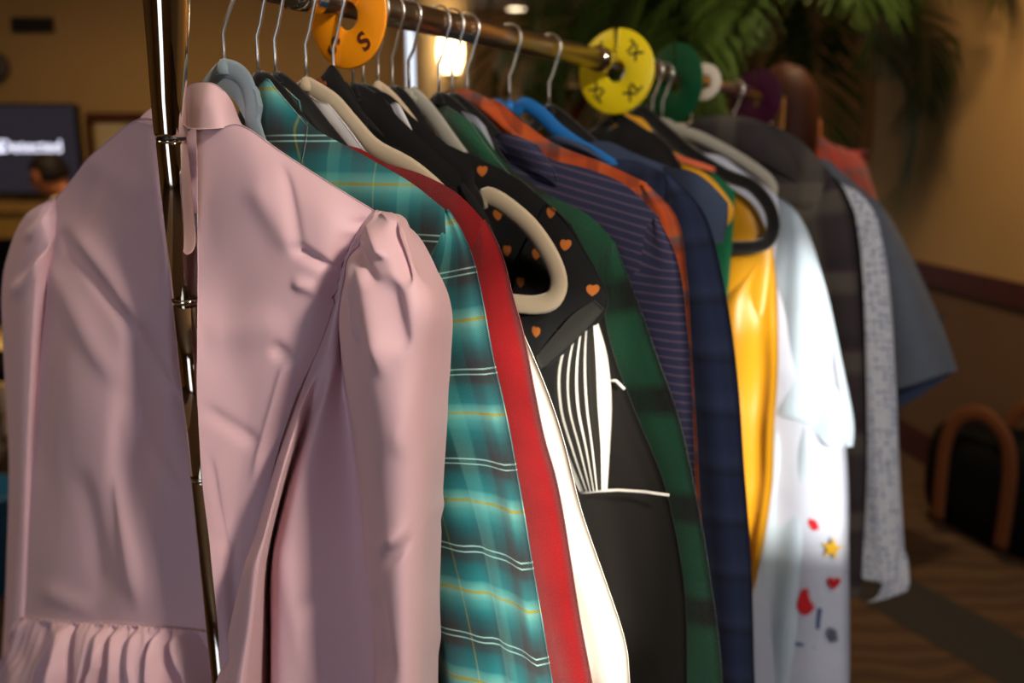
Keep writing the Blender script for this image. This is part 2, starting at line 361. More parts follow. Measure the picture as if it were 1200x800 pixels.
# ------------------------------------------------------------------ hangers
HN = -.087
HP = []
def hanger(px, mat, label, loop=None, prof=None, **kw):
    if loop is None and prof is None: HP.append((px, mat, label)); return
    return build_hanger(px, mat, label, loop, prof, **kw)
def build_hanger(px, mat, label, loop=None, prof=None, yaw=0, width=.205, tilt=0, plastic=False, drop=None, hook=True, nb=0):
    G = Plane(px, yaw); t = thing('clothes_hanger', G.O, label, 'hanger', 'hangers on the clothes rail')
    if prof is not None:
        pp = [G.p(*q) for q in prof] if prof and prof[0][0] > 20 else prof
        e = pp[-1]
        half = [(0, HN), (.010, HN - .004)] + [q for q in pp if q[0] > .014] + [(e[0] + .004, e[1] - .016), (e[0] - .006, e[1] - .028), (e[0] - .03, e[1] - .032), (0, e[1] - .034)]
        loop = half + [(-a, z) for a, z in half[-2:0:-1]]
    if loop is None:
        k = width
        half = [(0, 0), (.012, -.004), (.03, -.013), (k * .35, -.026), (k * .65, -.056), (k * .9, -.088), (k, -.108), (k * 1.01, -.125), (k * .96, -.136), (k * .85, -.140), (0, -.140)]
        ct, st = math.cos(tilt), math.sin(tilt)
        pts = [(x * ct + z * st, -x * st + z * ct) for x, z in half] + [(-x * ct + z * st, x * st + z * ct) for x, z in half[-2:0:-1]]
        pts = [(x, z + HN) for x, z in pts]
    else: pts = loop
    pts = pts + [pts[0]]
    fine = [cr(pts, i / 110) for i in range(111)]
    a = (.0045 if plastic else .0098); b = .0045 if plastic else .0030
    V3 = [G.W(x, z, nb if abs(x) > .02 else nb * abs(x) / .02) for x, z in fine]
    tube('hanger_body', V3, 1.0, K[mat], t, 8, False, up=G.N, flat=(b, a))
    nx, nz = pts[0]
    tube('hanger_neck', [G.W(nx, nz - .004), G.W(nx, nz + .004), G.W(nx, nz + .009)], [.009, .007, .004], K[mat], t, 10)
    R = .0185
    hp = [(nx, nz + .002), (nx, -.062), (nx, -.047), (nx + .006, -.036), (.014, -.018)]
    hp = hp[:4] + [(R * math.cos(math.radians(d)), R * math.sin(math.radians(d))) for d in range(-35, 200, 15)]
    tube('hook', [G.W(x, z) for x, z in hp], .00165, K['wire'], t, 8)
    return G, t

# ------------------------------------------------------------------ generic garment
def garment(name, label, cat, px, prof, tip, mat, group=None, n0=0, T=.010, bw=.25, hem=-.85, cen=0, yaw=0, sw=(.03, .14, .11), sT=.011, sleeve=True, amp=.004, sleeve_n=.004, folds=3, smat=None, sleeve_amp=.005, neckdip=.02, disp=None, sl_disp=None, body=True, Lp=1.0, body_mat=None, hemdrop=0, only_right=False):
    G = Plane(px, yaw); root = thing(name, G.O, label, cat, group)
    pp = [G.p(x, y, n0) for x, y in prof]
    pp = [(a - cen, z) for a, z in pp]
    top = pp[:tip + 1]; out = pp[tip:]
    zt = top[0][1]
    for h in list(HP):
        if abs(h[0] - px) <= 8:
            HP.remove(h); build_hanger(px, h[1], h[2], prof=[(a * .88, z - .020 - .1 * max(0, a - .1)) for a, z in top], nb=-.009)
    sd = [( -a, z) for a, z in reversed(top)] + [(0, zt - neckdip)] + top
    def B(u, v):
        a, z = cr(sd, u); hb = hem + hemdrop * math.sin(u * PI)
        ub = (2 * u - 1) * (bw + .0 * v)
        vv = v
        sx = a + (ub - a) * sm(0, .55, v)
        return (cen + sx, z + (hb - z) * vv)
    L = abs(hem - zt)
    if body: sheet('torso', G, B, T, 44, 44, K[body_mat or mat], root, n0, disp, L, 2 * bw, amp=amp, freq=folds, cap=.06, seed=px, uvf=lambda u, v, s, z: (s, z))
    if sleeve:
        n = len(out)
        acc = [0]
        for i in range(1, n): acc.append(acc[-1] + math.hypot(out[i][0] - out[i - 1][0], out[i][1] - out[i - 1][1]))
        LL = acc[-1]
        def outer(v):
            d = v * LL; i = 1
            while i < n - 1 and acc[i] < d: i += 1
            f = (i - 1 + (d - acc[i - 1]) / max(acc[i] - acc[i - 1], 1e-6)) / (n - 1)
            return cr(out, f)
        for sg in ((1,) if only_right else (1, -1)):
            def S(u, v, sg=sg):
                a, z = outer(v); d = v * LL
                w = sw[0] + (sw[1] - sw[0]) * sm(0, .10, d) + (sw[2] - sw[1]) * sm(.16, max(.3, LL), d)
                uu = u if sg > 0 else 1 - u
                ax = a - w * (1 - uu); zz = z - .25 * w * (1 - uu) * (1 - sm(0, .3, d)) 
                return (cen + sg * ax, zz)
            sheet('sleeve', G, S, sT, 22, 60, K[smat or mat], root, n0, (lambda u, v, s, z: sleeve_n * sm(0, .25, v) + (sl_disp(u, v, s, z) if sl_disp else 0)), LL, .13, amp=sleeve_amp, freq=1.3, cap=.22, seed=px + sg)
    return G, root
def collar_leaf(G, root, rows, mat, nm='collar', thick=.0018, n=14):
    return loft(nm, G, rows, K[mat], root, n, n, thick)
def neckband(G, root, mat, a=.065, b=.022, z=-.115, h=.03, cen=0, leaf=.04, n0=0):
    V = []; Fc = []; U = []; m = 40
    sec = [(0, 0), (-.002, h * .6), (0, h), (.003, h * 1.05), (.006, h * .8), (.012, h - leaf)]
    for k in range(m + 1):
        th = math.radians(-60 + (300) * k / m + 0)   # opening at the bottom front
        ct, st = math.cos(th), math.sin(th)
        for r, dz in sec:
            V.append(G.W(cen + (a + r) * ct, z + dz + .012 * (1 - abs(ct)) * (1 if st > 0 else -.6), n0 - (b + r * .6) * st)); U.append((k / m * .4, dz))
    q = len(sec)
    for k in range(m):
        for i in range(q - 1): Fc.append((k * q + i, k * q + i + 1, (k + 1) * q + i + 1, (k + 1) * q + i))
    o = mesh_obj('collar', V, Fc, K[mat], root, U)
    md = o.modifiers.new('thickness', 'SOLIDIFY'); md.thickness = .0012
    return o

# ================================================================== ROOM
fl = struct(box('floor', -6, 7, -2.7, 9.2, -.05, 0, K['carpet']))
struct(box('ceiling', -6, 7, -2.7, 9.2, 2.9, 3.0, K['ceil']))
for i in range(1): pass
struct(box('wall_back', -6, -.72, 6.0, 6.15, 0, 2.9, K['wall']))
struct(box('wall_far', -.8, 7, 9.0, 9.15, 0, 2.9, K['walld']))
struct(box('wall_left', -6.1, -6, -2.7, 9.2, 0, 2.9, K['wall']))
def slanted(name, x0, y0, x1, y1, th, z0, z1, mat):
    d = Vector((x1 - x0, y1 - y0, 0)).normalized(); n = Vector((d.y, -d.x, 0)) * th
    b = [Vector((x0, y0, 0)), Vector((x1, y1, 0)), Vector((x1, y1, 0)) + n, Vector((x0, y0, 0)) + n]
    V = [p + Vector((0, 0, z0)) for p in b] + [p + Vector((0, 0, z1)) for p in b]
    return struct(mesh_obj(name, V, [(0, 1, 2, 3)[::-1], (4, 5, 6, 7), (0, 1, 5, 4), (1, 2, 6, 5), (2, 3, 7, 6), (3, 0, 4, 7)], mat, smooth=False))
def wx(y): return 2.0 + .06 * (4 - y)
slanted('wall_right', wx(-2.7), -2.7, wx(4.75), 4.75, .12, 0, 2.9, K['wall'])
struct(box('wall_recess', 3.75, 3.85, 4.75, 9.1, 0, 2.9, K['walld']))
slanted('wall_right_dado', wx(-2.7) - .012, -2.7, wx(4.745) - .012, 4.745, .012, .15, .87, K['dado'])
slanted('trim_1', wx(-2.7) - .03, -2.7, wx(4.74) - .03, 4.74, .03, .86, .955, K['mahog'])
slanted('baseboard_right', wx(-2.7) - .02, -2.7, wx(4.74) - .02, 4.74, .02, 0, .15, K['mahog'])
# front wall; narrow openings shaped for the sun patches, tall one added for reflections
def front(x0, x1, z0, z1):
    struct(box('wall_front', x0, x1, -2.7, -2.6, z0, z1, K['wall']))
front(-6, -1.75, 0, 2.9); front(-1.75, -.45, 0, .06); front(-1.75, -.45, 2.6, 2.9); front(-.45, 1.0, 0, 2.9)
front(1.0, 1.22, 0, 1.86); front(1.0, 1.22, 2.26, 2.9); front(1.22, 1.61, 0, 2.9); front(1.61, 1.87, 0, 1.87); front(1.61, 1.87, 2.42, 2.9); front(1.87, 2.6, 0, 2.9)
for k, (a, b, c, d) in enumerate(((-1.75, -.45, .06, 2.6), (1.0, 1.22, 1.86, 2.26), (1.61, 1.87, 1.87, 2.42))):
    wi = bpy.data.objects.new('window_%d' % (k + 1), None); C.objects.link(wi); wi.location = ((a + b) / 2, -2.65, c); wi['kind'] = 'structure'
    e = .012 if k else .04
    for q_ in ((a, b, c, c + e), (a, b, d - e, d), (a, a + e, c, d), (b - e, b, c, d)): box('window_frame', q_[0], q_[1], -2.68, -2.62, q_[2], q_[3], K['mahog'], wi)
    if k == 0: box('mullion', -1.12, -1.08, -2.68, -2.62, c, d, K['mahog'], wi)
# dark carpet band
b0, b1, b2, b3 = at(1003, 702, 1), None, None, None
def on_floor(px, py):
    r = ray(px, py); return CAM + r * (-CZ / r.z)
q = [on_floor(985, 690), on_floor(1062, 672), on_floor(1215, 752), on_floor(1190, 830)]
dv = (q[2] - q[1]).normalized(); c0 = on_floor(1003, 700); c1 = on_floor(1062, 676)
A = [c0 - dv * 2, c1 - dv * 2, c1 + dv * 2.0, c0 + dv * 2.0]
A = [Vector((min(p.x, 2.2), p.y, .003)) for p in A]
struct(mesh_obj('floor_band', A + [p - Vector((0, 0, .002)) for p in A], [(0, 1, 2, 3), (7, 6, 5, 4), (0, 4, 5, 1), (1, 5, 6, 2), (2, 6, 7, 3), (3, 7, 4, 0)], K['carpetd'], smooth=False))
# column with lit sconce
struct(lathe('column', [(.22, 0), (.22, .12), (.19, .16), (.19, 2.8), (.22, 2.84), (.22, 2.9)], (-.44, 5.75, 0), (0, 0, 1), K['col'], seg=40))
sp = at(528, 62, 5.5)
t = thing('wall_sconce', (sp.x, sp.y, sp.z), 'glowing white wall sconce on the pale column behind the rail', 'lamp')
lathe('sconce_shade', [(.05, -.12), (.075, -.05), (.08, .03), (.065, .11), (.03, .13)], sp, (0, 0, 1), K['lampg'], t, 24)
lathe('sconce_bracket', [(.0, -.16), (.03, -.15), (.05, -.12)], sp, (0, 0, 1), K['chrome'], t, 16)
tube('sconce_arm', [sp + Vector((0, 0, -.14)), sp + Vector((0, .1, -.15))], .012, K['chrome'], t, 8)
lamp('sconce_light', 'POINT', (sp.x, sp.y - .12, sp.z), (0, 0, -1), 5, (1, .8, .5)).data.shadow_soft_size = .08
# downlight
r = ray(605, 9); dp = CAM + r * ((2.9 - CZ) / r.z)
t = thing('ceiling_downlight', dp, 'small round recessed ceiling light glowing above the rail', 'lamp')
lathe('light_lens', [(0, -.012), (.085, -.012), (.09, -.004)], dp, (0, 0, 1), K['lampd'], t, 32); lathe('light_rim', [(.088, -.002), (.09, -.016), (.115, -.012), (.118, 0)], dp, (0, 0, 1), K['col'], t, 32)
# TV on back wall
def wallbox(name, x0, y0, x1, y1, Y0, Y1, mat, parent=None, bev=0):
    a = at(x0, y0, Y0); b = at(x1, y1, Y0); return box(name, a.x, b.x, min(Y0, Y1), max(Y0, Y1), b.z, a.z, mat, parent, bev)
tvp = at(20, 175, 5.9)
t = thing('television', tvp, 'wide wall television with white caption text on a grey screen', 'television')
wallbox('tv_frame', -60, 121, 98, 229, 5.92, 5.99, K['plasticb'], t, .008)
sc_ = wallbox('screen', -57, 124, 95, 225, 5.912, 5.93, K['screen'], t)
def text_mesh(name, body, size, mat, parent, M, extrude=.0006, align='CENTER', bold=0):
    cu = bpy.data.curves.new(name, 'FONT'); cu.body = body; cu.size = size; cu.extrude = extrude; cu.align_x = align; cu.align_y = 'CENTER'; cu.offset = bold
    tmp = bpy.data.objects.new(name, cu); C.objects.link(tmp)
    dg = bpy.context.evaluated_depsgraph_get(); me = bpy.data.meshes.new_from_object(tmp.evaluated_get(dg)); bpy.data.objects.remove(tmp)
    o = bpy.data.objects.new(name, me); C.objects.link(o); me.materials.clear(); me.materials.append(mat); me.transform(M)
    if parent:
        o.parent = parent; p = parent; off = Vector((0, 0, 0))
        while p: off += Vector(p.location); p = p.parent
        me.transform(Matrix.Translation(-off))
    return o
e = at(72, 172, 5.9)
for wd, ex in (('Detected', 72), ('is', 1)): text_mesh('caption_word', wd, .112, K['textw'], t, Matrix.Translation((at(ex, 172, 5.9).x, 5.908, e.z)) @ Matrix.Rotation(PI / 2, 4, 'X'), align='RIGHT', bold=.001)
# picture, vent, speaker
pc = at(135, 180, 5.97)
t = thing('framed_picture', pc, 'dark wooden framed picture on the wall right of the television', 'picture')
for a in ((99, 132, 172, 143), (99, 225, 172, 236), (99, 143, 112, 225), (160, 143, 172, 225)): wallbox('picture_frame', *a, 5.95, 5.99, K['mahog'], t)
wallbox('picture_print', 112, 143, 160, 225, 5.97, 5.985, K['pic'], t)
vp = at(37, 29, 5.95)
t = thing('air_vent', vp, 'dark rectangular air vent high on the wall above the television', 'vent')
wallbox('vent_backing', 12, 20, 62, 38, 5.97, 5.995, K['grille'], t)
for k in range(5): wallbox('slat', 13, 21 + k * 3.5, 61, 22.5 + k * 3.5, 5.95, 5.972, K['grille'], t)
sp2 = at(-6, 78, 5.95)
t = thing('wall_speaker', sp2, 'small round grey wall speaker left of the vent and above the television', 'speaker')
lathe('speaker_body', [(.0, -.05), (.08, -.05), (.1, -.03), (.1, 0)], sp2, (0, 1, 0), K['speakr'], t, 28); lathe('speaker_cone', [(0, -.056), (.04, -.06), (.06, -.05)], sp2, (0, 1, 0), K['plasticb'], t, 24)
# sideboard counter under the television
a = at(-120, 236, 5.5)
t = thing('sideboard', (-2.9, 5.7, 0), 'long light wood sideboard under the television', 'cabinet')
box('cabinet_top', -5.2, -1.5, 5.4, 5.98, 1.12, 1.17, K['lwood'], t, .006); box('cabinet_body', -5.15, -1.55, 5.45, 5.96, 0, 1.12, K['lwood'], t)
for k in range(5): 
    d = box('cabinet_door', -5.12 + k * .715, -4.43 + k * .715, 5.425, 5.449, .1, 1.08, K['lwood'], t, .004); box('door_handle', -4.52 + k * .715, -4.50 + k * .715, 5.40, 5.424, .55, .7, K['chrome'], d)
# black chair at left edge
cp = Vector((-2.42, 4.0, 0))
t = thing('stacking_chair', cp, 'black padded chair in the background at the left edge', 'chair')
box('seat', cp.x - .24, cp.x + .24, cp.y - .24, cp.y + .24, .44, .5, K['bagblk'], t, .02); box('backrest', cp.x - .23, cp.x + .23, cp.y + .2, cp.y + .25, .62, 1.06, K['bagblk'], t, .02)
for sx in (-1, 1):
    for sy in (-1, 1): tube('leg', [cp + Vector((sx * .22, sy * .22, 0)), cp + Vector((sx * .21, sy * .21, .45))], .013, K['plasticb'], t, 8)
    tube('back_post', [cp + Vector((sx * .2, .22, .45)), cp + Vector((sx * .2, .24, .95))], .013, K['plasticb'], t, 8)
# blue bin bottom left
bp = on_floor(-22, 690); bp.z = 0
t = thing('storage_bin', bp, 'blue plastic bin on the floor at the lower left edge', 'bin')
lathe('bin_body', [(0, .004), (.12, .004), (.15, .33), (.16, .345), (.145, .345), (.118, .02), (0, .015)], bp, (0, 0, 1), K['blue'], t, 28); lathe('bin_rim', [(.15, .33), (.168, .335), (.168, .352), (.15, .35)], bp, (0, 0, 1), K['blue'], t, 28)
# wooden cabinet + tan canopy in the centre background
p0 = at(618, 112, 5.0); p1 = at(700, 200, 5.0)
t = thing('wooden_cabinet', ((p0.x + p1.x) / 2, 5.2, 0), 'tall reddish brown wooden cabinet behind the middle of the rail', 'cabinet')
box('cabinet_body', p0.x, p1.x, 5.0, 5.45, 0, p0.z, K['rwood'], t); box('cornice', p0.x - .03, p1.x + .03, 4.96, 5.47, p0.z, p0.z + .04, K['mahog'], t)
xm = (p0.x + p1.x) / 2
for a, b in ((p0.x + .02, xm - .005), (xm + .005, p1.x - .02)):
    d = box('cabinet_door', a, b, 4.975, 4.999, .1, p0.z - .04, K['rwood'], t, .005); lathe('door_knob', [(0, -.03), (.012, -.028), (.012, -.01), (.006, 0)], (b - .03 if a < xm - .1 and b < xm else a + .03, 4.975, 1.2), (0, 1, 0), K['chrome'], d, 12)
# sloping soffit
A = [at(560, 128, 6.6), at(700, 60, 6.6), at(705, 160, 6.6), at(560, 175, 6.6)]
V = A + [p + Vector((0, .5, 0)) for p in A]
struct(mesh_obj('trim_2', V, [(3, 2, 1, 0), (4, 5, 6, 7), (0, 1, 5, 4), (1, 2, 6, 5), (2, 3, 7, 6), (3, 0, 4, 7)], K['col'], smooth=False))

# ------------------------------------------------------------------ people
def figure(parent, joints, edges, mat, name, sub=2):
    me = bpy.data.meshes.new(name); off = Vector(parent.location)
    me.from_pydata([Vector(j[:3]) - off for j in joints], edges, []); me.materials.append(mat)
    o = bpy.data.objects.new(name, me); C.objects.link(o); o.parent = parent
    md = o.modifiers.new('skin', 'SKIN')
    for i, j in enumerate(joints):
        sv = me.skin_vertices[0].data[i]; sv.radius = (j[3], j[4] if len(j) > 4 else j[3])
    me.skin_vertices[0].data[0].use_root = True
    md.use_smooth_shade = True
    s = o.modifiers.new('sub', 'SUBSURF'); s.levels = s.render_levels = sub
    dg = bpy.context.evaluated_depsgraph_get(); m2 = bpy.data.meshes.new_from_object(o.evaluated_get(dg)); o.modifiers.clear(); o.data = m2
    lay = m2.uv_layers.new(name='UVMap') if not m2.uv_layers else m2.uv_layers[0]
    for lp in m2.loops:
        co = m2.vertices[lp.vertex_index].co; lay.data[lp.index].uv = (co.x + co.y, co.z)
    m2.polygons.foreach_set('use_smooth', [True] * len(m2.polygons))
    if not m2.materials: m2.materials.append(mat)
    return o
def head(parent, c, face, mat_skin, mat_hair, long_hair=False, s=1.0):
    """head on centre c looking along face; eyes, nose, mouth, ears on the skull, hair as a cap"""
    f = Vector(face).normalized(); r = f.cross(Vector((0, 0, 1))).normalized(); u = r.cross(f)
    def shell(name, fn, mat, seg=28, ring=20):
        V = []; Fc = []
        for j in range(ring + 1):
            th = PI * j / ring
            for i in range(seg):
                ph = 2 * PI * i / seg; d = Vector((math.sin(th) * math.cos(ph), math.sin(th) * math.sin(ph), math.cos(th)))
                x, y, z = fn(d); V.append(c + (r * x + f * y + u * z) * s)
        for j in range(ring):
            for i in range(seg): Fc.append((j * seg + i, (j + 1) * seg + i, (j + 1) * seg + (i + 1) % seg, j * seg + (i + 1) % seg))
        return mesh_obj(name, V, Fc, mat, parent, [(v.x, v.z) for v in V])
    def skull(d):
        x, y, z = d.x * .076, d.y * .095, d.z * .115
        if z < 0: x *= 1 + z * 3.2; y *= 1 + z * 1.4 if y < 0 else 1
        if d.y > 0: 
            y += .022 * math.exp(-((x / .012) ** 2) - ((z + .018) / .022) ** 2)       # nose
            y -= .010 * math.exp(-(((abs(x) - .03) / .014) ** 2) - ((z - .008) / .012) ** 2)  # eye sockets
            y += .006 * math.exp(-((x / .022) ** 2) - ((z + .058) / .009) ** 2)       # lips
        return x, y, z
    shell('head', skull, mat_skin)
    def hair(d):
        x, y, z = d.x * .086, d.y * .107 - .006, d.z * .124 + .006
        if y > .02 and z < .055: y = .02 + (y - .02) * .5; x *= 1.0
        k = 1 + .05 * noise.noise(d * 6)
        if not long_hair and z < -.03: x *= .82; y *= .8; z = -.03 + (z + .03) * .35
        if long_hair and z < -.02: z = -.02 + (z + .02) * 2.4; x *= 1.05; y = min(y, .01)
        return x * k, y * k, z * k
    shell('hair', hair, mat_hair)
    for sx in (-1, 1):
        e = c + (r * sx * .03 + f * .084 + u * .008) * s; lathe('eye', [(0, -.008 * s), (.008 * s, -.004 * s), (.0095 * s, 0), (.006 * s, .005 * s), (0, .007 * s)], e, f, K['ink'], parent, 10)
def hand(parent, wr, dirv, side, mat, s=1.0):
    d = Vector(dirv).normalized(); n = Vector(side).normalized(); n = (n - n.dot(d) * d).normalized(); p = d.cross(n)
    J = [tuple(wr) + (.022,), tuple(wr + d * .045) + (.032, .018), tuple(wr + d * .085) + (.036, .016)]; E = [(0, 1), (1, 2)]
    figure(parent, J, E, mat, 'palm', 1)
    for k, (o_, l) in enumerate(((-.027, .068), (-.009, .078), (.009, .072), (.027, .056))):
        a = wr + d * .08 + p * o_; figure(parent, [tuple(a) + (.009,), tuple(a + d * l * .5 + n * .008) + (.0085,), tuple(a + d * l * .85 + n * .026) + (.007,)], [(0, 1), (1, 2)], mat, 'finger', 1)
    a = wr + d * .03 - p * .025; figure(parent, [tuple(a) + (.011,), tuple(a + d * .03 - p * .025) + (.01,), tuple(a + d * .055 - p * .032 + n * .01) + (.008,)], [(0, 1), (1, 2)], mat, 'thumb', 1)
def person(loc, face, label, shirt, hairm, head_c, lean, long_hair=False, skin='skin', neck_off=None):
    """standing figure; head centre given, torso leans from hips to neck, arms reach forward and down"""
    f = Vector(face).normalized(); r = f.cross(Vector((0, 0, 1))).normalized(); L = Vector(loc); hc = Vector(head_c)
    t = thing('person', L, label, 'person')
    hip = L + Vector((0, 0, .92)); neck = hc - Vector((0, 0, .155)) - f * .03
    if neck_off: neck = hc + Vector(neck_off)
    ch = hip.lerp(neck, .68)
    J = [tuple(hip) + (.15, .11), tuple(hip.lerp(ch, .5)) + (.135, .10), tuple(ch) + (.165, .11), tuple(neck - Vector((0, 0, .03))) + (.075, .07), tuple(neck + Vector((0, 0, .03))) + (.05,)]
    E = [(0, 1), (1, 2), (2, 3), (3, 4)]
    ends = []
    for sx in (-1, 1):
        sh = ch + r * sx * .17 + (neck - ch) * .55; el = sh + r * sx * .06 + f * .10 + Vector((0, 0, -.26)); wr = el + f * .22 + Vector((0, 0, -.05)) - r * sx * .06
        b = len(J); J += [tuple(sh) + (.062,), tuple(el) + (.045,), tuple(wr) + (.03,)]; E += [(2, b), (b, b + 1), (b + 1, b + 2)]; ends.append((wr, (wr - el).normalized(), sx))
    figure(t, J, E, K[shirt], 'shirt')
    J = [tuple(hip) + (.15, .11)]; E = []
    for sx in (-1, 1):
        b = len(J); J += [tuple(hip + r * sx * .09 + Vector((0, 0, -.08))) + (.095,), tuple(L + r * sx * .1 + Vector((0, 0, .48)) + f * .02) + (.062,), tuple(L + r * sx * .1 + Vector((0, 0, .08))) + (.042,)]; E += [(0, b), (b, b + 1), (b + 1, b + 2)]
    figure(t, J, E, K['trouser'], 'trousers')
    for sx in (-1, 1):
        a = L + r * sx * .1; figure(t, [tuple(a + Vector((0, 0, .05)) - f * .04) + (.045,), tuple(a + Vector((0, 0, .045)) + f * .08) + (.042, .035), tuple(a + Vector((0, 0, .035)) + f * .17) + (.035, .025)], [(0, 1), (1, 2)], K['plasticb'], 'shoe', 1)
    tube('neck', [neck - Vector((0, 0, .06)), neck + Vector((0, 0, .04)), hc - Vector((0, 0, .05))], [.055, .05, .05], K[skin], t, 14)
    head(t, hc, f + Vector((0, 0, -.25)), K[skin], K[hairm], long_hair)
    for wr, d, sx in ends: hand(t, wr, d, Vector((0, 0, -1)), K[skin])
    return t
h1 = at(58, 206, 5.0)
person((h1.x + .18, 5.1, 0), (-.9, -.35, 0), 'dark haired person in a pale shirt standing in front of the television', 'shirtw', 'hair_k', h1, 0, neck_off=(.07, .02, -.12))
h2 = at(918, 126, 2.75)
person((h2.x + .42, 2.92, 0), (-.5, .8, 0), 'brown haired person in a red checked shirt behind the far end of the rack', 'redpl', 'hair_b', h2, 0, True, neck_off=(.085, .03, -.10))

# ------------------------------------------------------------------ palm
def palm(base, label, hc, n, seed, L0=1.0):
    rnd = random.Random(seed); t = thing('potted_palm', base, label, 'plant'); base = Vector(base)
    lathe('pot', [(0, 0), (.17, 0), (.22, .38), (.24, .39), (.24, .43), (.2, .43), (.19, .38)], base, (0, 0, 1), K['pot'], t, 32)
    lathe('soil', [(0, .385), (.195, .385)], base, (0, 0, 1), K['soil'], t, 24)
    for k in range(5):
        a = rnd.uniform(0, 6.28); d = Vector((math.cos(a), math.sin(a), 0)); 
        tube('stem', [base + d * .06 + Vector((0, 0, .38)), base + d * .08 + Vector((0, 0, 1.0)), base + d * .1 + Vector((0, 0, hc - .3))], [.02, .016, .012], K['stemm'], t, 8)
    for k in range(n):
        a = k * 2.399 + rnd.uniform(-.3, .3); el = rnd.uniform(.15, 1.25); L = L0 * rnd.uniform(.75, 1.15)
        d = Vector((math.cos(a), math.sin(a), 0)); st = base + Vector((0, 0, hc - .35 + rnd.uniform(-.25, .2))); V = []; Fc = []; U = []
        pts = []; p = st.copy(); ang = el; m = 26
        for i in range(m + 1):
            pts.append(p.copy()); p = p + (d * math.cos(ang) + Vector((0, 0, math.sin(ang)))) * (L / m); ang -= .075 + .05 * i / m
        side = Vector((-d.y, d.x, 0))
        for i in range(m):   # thin rachis
            b = len(V); q0, q1 = pts[i], pts[i + 1]; V += [q0 + side * .004, q0 - side * .004, q1 - side * .003, q1 + side * .003]; Fc.append((b, b + 1, b + 2, b + 3))
        for i in range(5, m + 1):
            tang = (pts[i] - pts[i - 1]).normalized(); f = (i - 4) / (m - 4); ll = .34 * L * math.sin(PI * (.15 + .8 * f)) ** .7
            for sg in (-1, 1):
                dr = (side * sg * .75 + tang * .75 + Vector((0, 0, rnd.uniform(-.1, .12)))).normalized(); wv = tang.cross(dr).cross(dr).normalized() * .013
                b = len(V); q0 = pts[i]
                q1 = q0 + dr * ll * .4; q2 = q0 + dr * ll * .75 + Vector((0, 0, -.08 * ll)); q3 = q0 + dr * ll + Vector((0, 0, -.28 * ll))
                V += [q0, q1 + wv, q1 - wv, q2 + wv * .7, q2 - wv * .7, q3]; Fc += [(b, b + 1, b + 2), (b + 1, b + 3, b + 4, b + 2), (b + 3, b + 5, b + 4)]
        V = [Vector((min(v.x, wx(v.y) - .05), v.y, min(v.z, 2.86))) for v in V]
        mesh_obj('frond', V, Fc, K['leaf'], t, [(v.x, v.z) for v in V])
    return t
palm((1.18, 4.25, 0), 'large potted palm with dense dark fronds behind the far end of the rack', 2.55, 34, 3, 1.25)
palm((.62, 4.9, 0), 'paler green potted palm between the column and the larger palm', 2.5, 26, 8, 1.1)

# ------------------------------------------------------------------ duffel bag
def bag():
    c = on_floor(1180, 612); c.z = 0; c = Vector((c.x - .13, c.y - .16, 0)); t = thing('duffel_bag', c, 'black bag with tan leather handles on the floor by the wall', 'bag')
    ax = Vector((.35, -.93, 0)).normalized(); sd = Vector((.93, .35, 0)).normalized()
    V = []; Fc = []; U = []; m = 28; q = 24
    for i in range(m + 1):
        x = (i / m - .5) * .56; e = (1 - abs(2 * i / m - 1) ** 4) ** .5
        for k in range(q):
            a = 2 * PI * k / q; cx, cz = math.cos(a), math.sin(a); sx = math.copysign(abs(cx) ** .7, cx); sz = math.copysign(abs(cz) ** .7, cz)
            z = .22 + sz * .22 * (.75 + .25 * e) + (.02 * noise.noise(Vector((i * .3, k * .4, 2)))); V.append(c + ax * x + sd * (sx * .16 * (.45 + .55 * e)) + Vector((0, 0, max(z, .004)))); U.append((x, z))
    for i in range(m):
        for k in range(q): Fc.append((i * q + k, i * q + (k + 1) % q, (i + 1) * q + (k + 1) % q, (i + 1) * q + k))
    Fc += [tuple(range(q - 1, -1, -1)), tuple(m * q + k for k in range(q))]
    mesh_obj('bag_body', V, Fc, K['bagblk'], t, U)
    for s in (-1, 1):
        pts = [c + ax * x + sd * s * .158 * 1 + Vector((0, 0, z)) for x, z in ((-.14, .05), (-.145, .2), (-.14, .36), (-.10, .47), (0, .52), (.10, .47), (.14, .36), (.145, .2), (.14, .05))]
        tube('handle', [cr([tuple(p) for p in pts], i / 40) for i in range(41)], 1, K['bagor'], t, 8, up=sd, flat=(.006, .030))
    for x in (-.275, .275): tube('piping', [c + ax * x * .97 + sd * math.cos(a) * .10 + Vector((0, 0, .22 + .19 * math.sin(a))) for a in [i * PI / 16 for i in range(33)]], .009, K['bagor'], t, 8)
    return t
bag()

# ================================================================== RACK
GP = Plane(265)
TP = -.062
rt = thing('garment_rack', (R0 + RD * TP).to_3d() * Vector((1, 1, 0)) if False else Vector(((R0 + RD * TP).x, (R0 + RD * TP).y, 0)), 'chrome clothes rack whose telescopic post stands in front of the mauve dress', 'rack')
def RP(t, z=0): return R0 + RD * t + Vector((0, 0, z))
ty = hook_t(712)
tube('rail', [RP(TP - .002), RP(ty)], .0150, K['rail'], rt, 32)
TE = hook_t(916)
tube('rail', [RP(ty), RP(TE)], .0120, K['rail'], rt, 24)
for px, rr in ((700, .019), (340, .0175)): tube('rail_sleeve', [RP(hook_t(px)), RP(hook_t(px) + .035)], rr, K['chrome'], rt, 28)
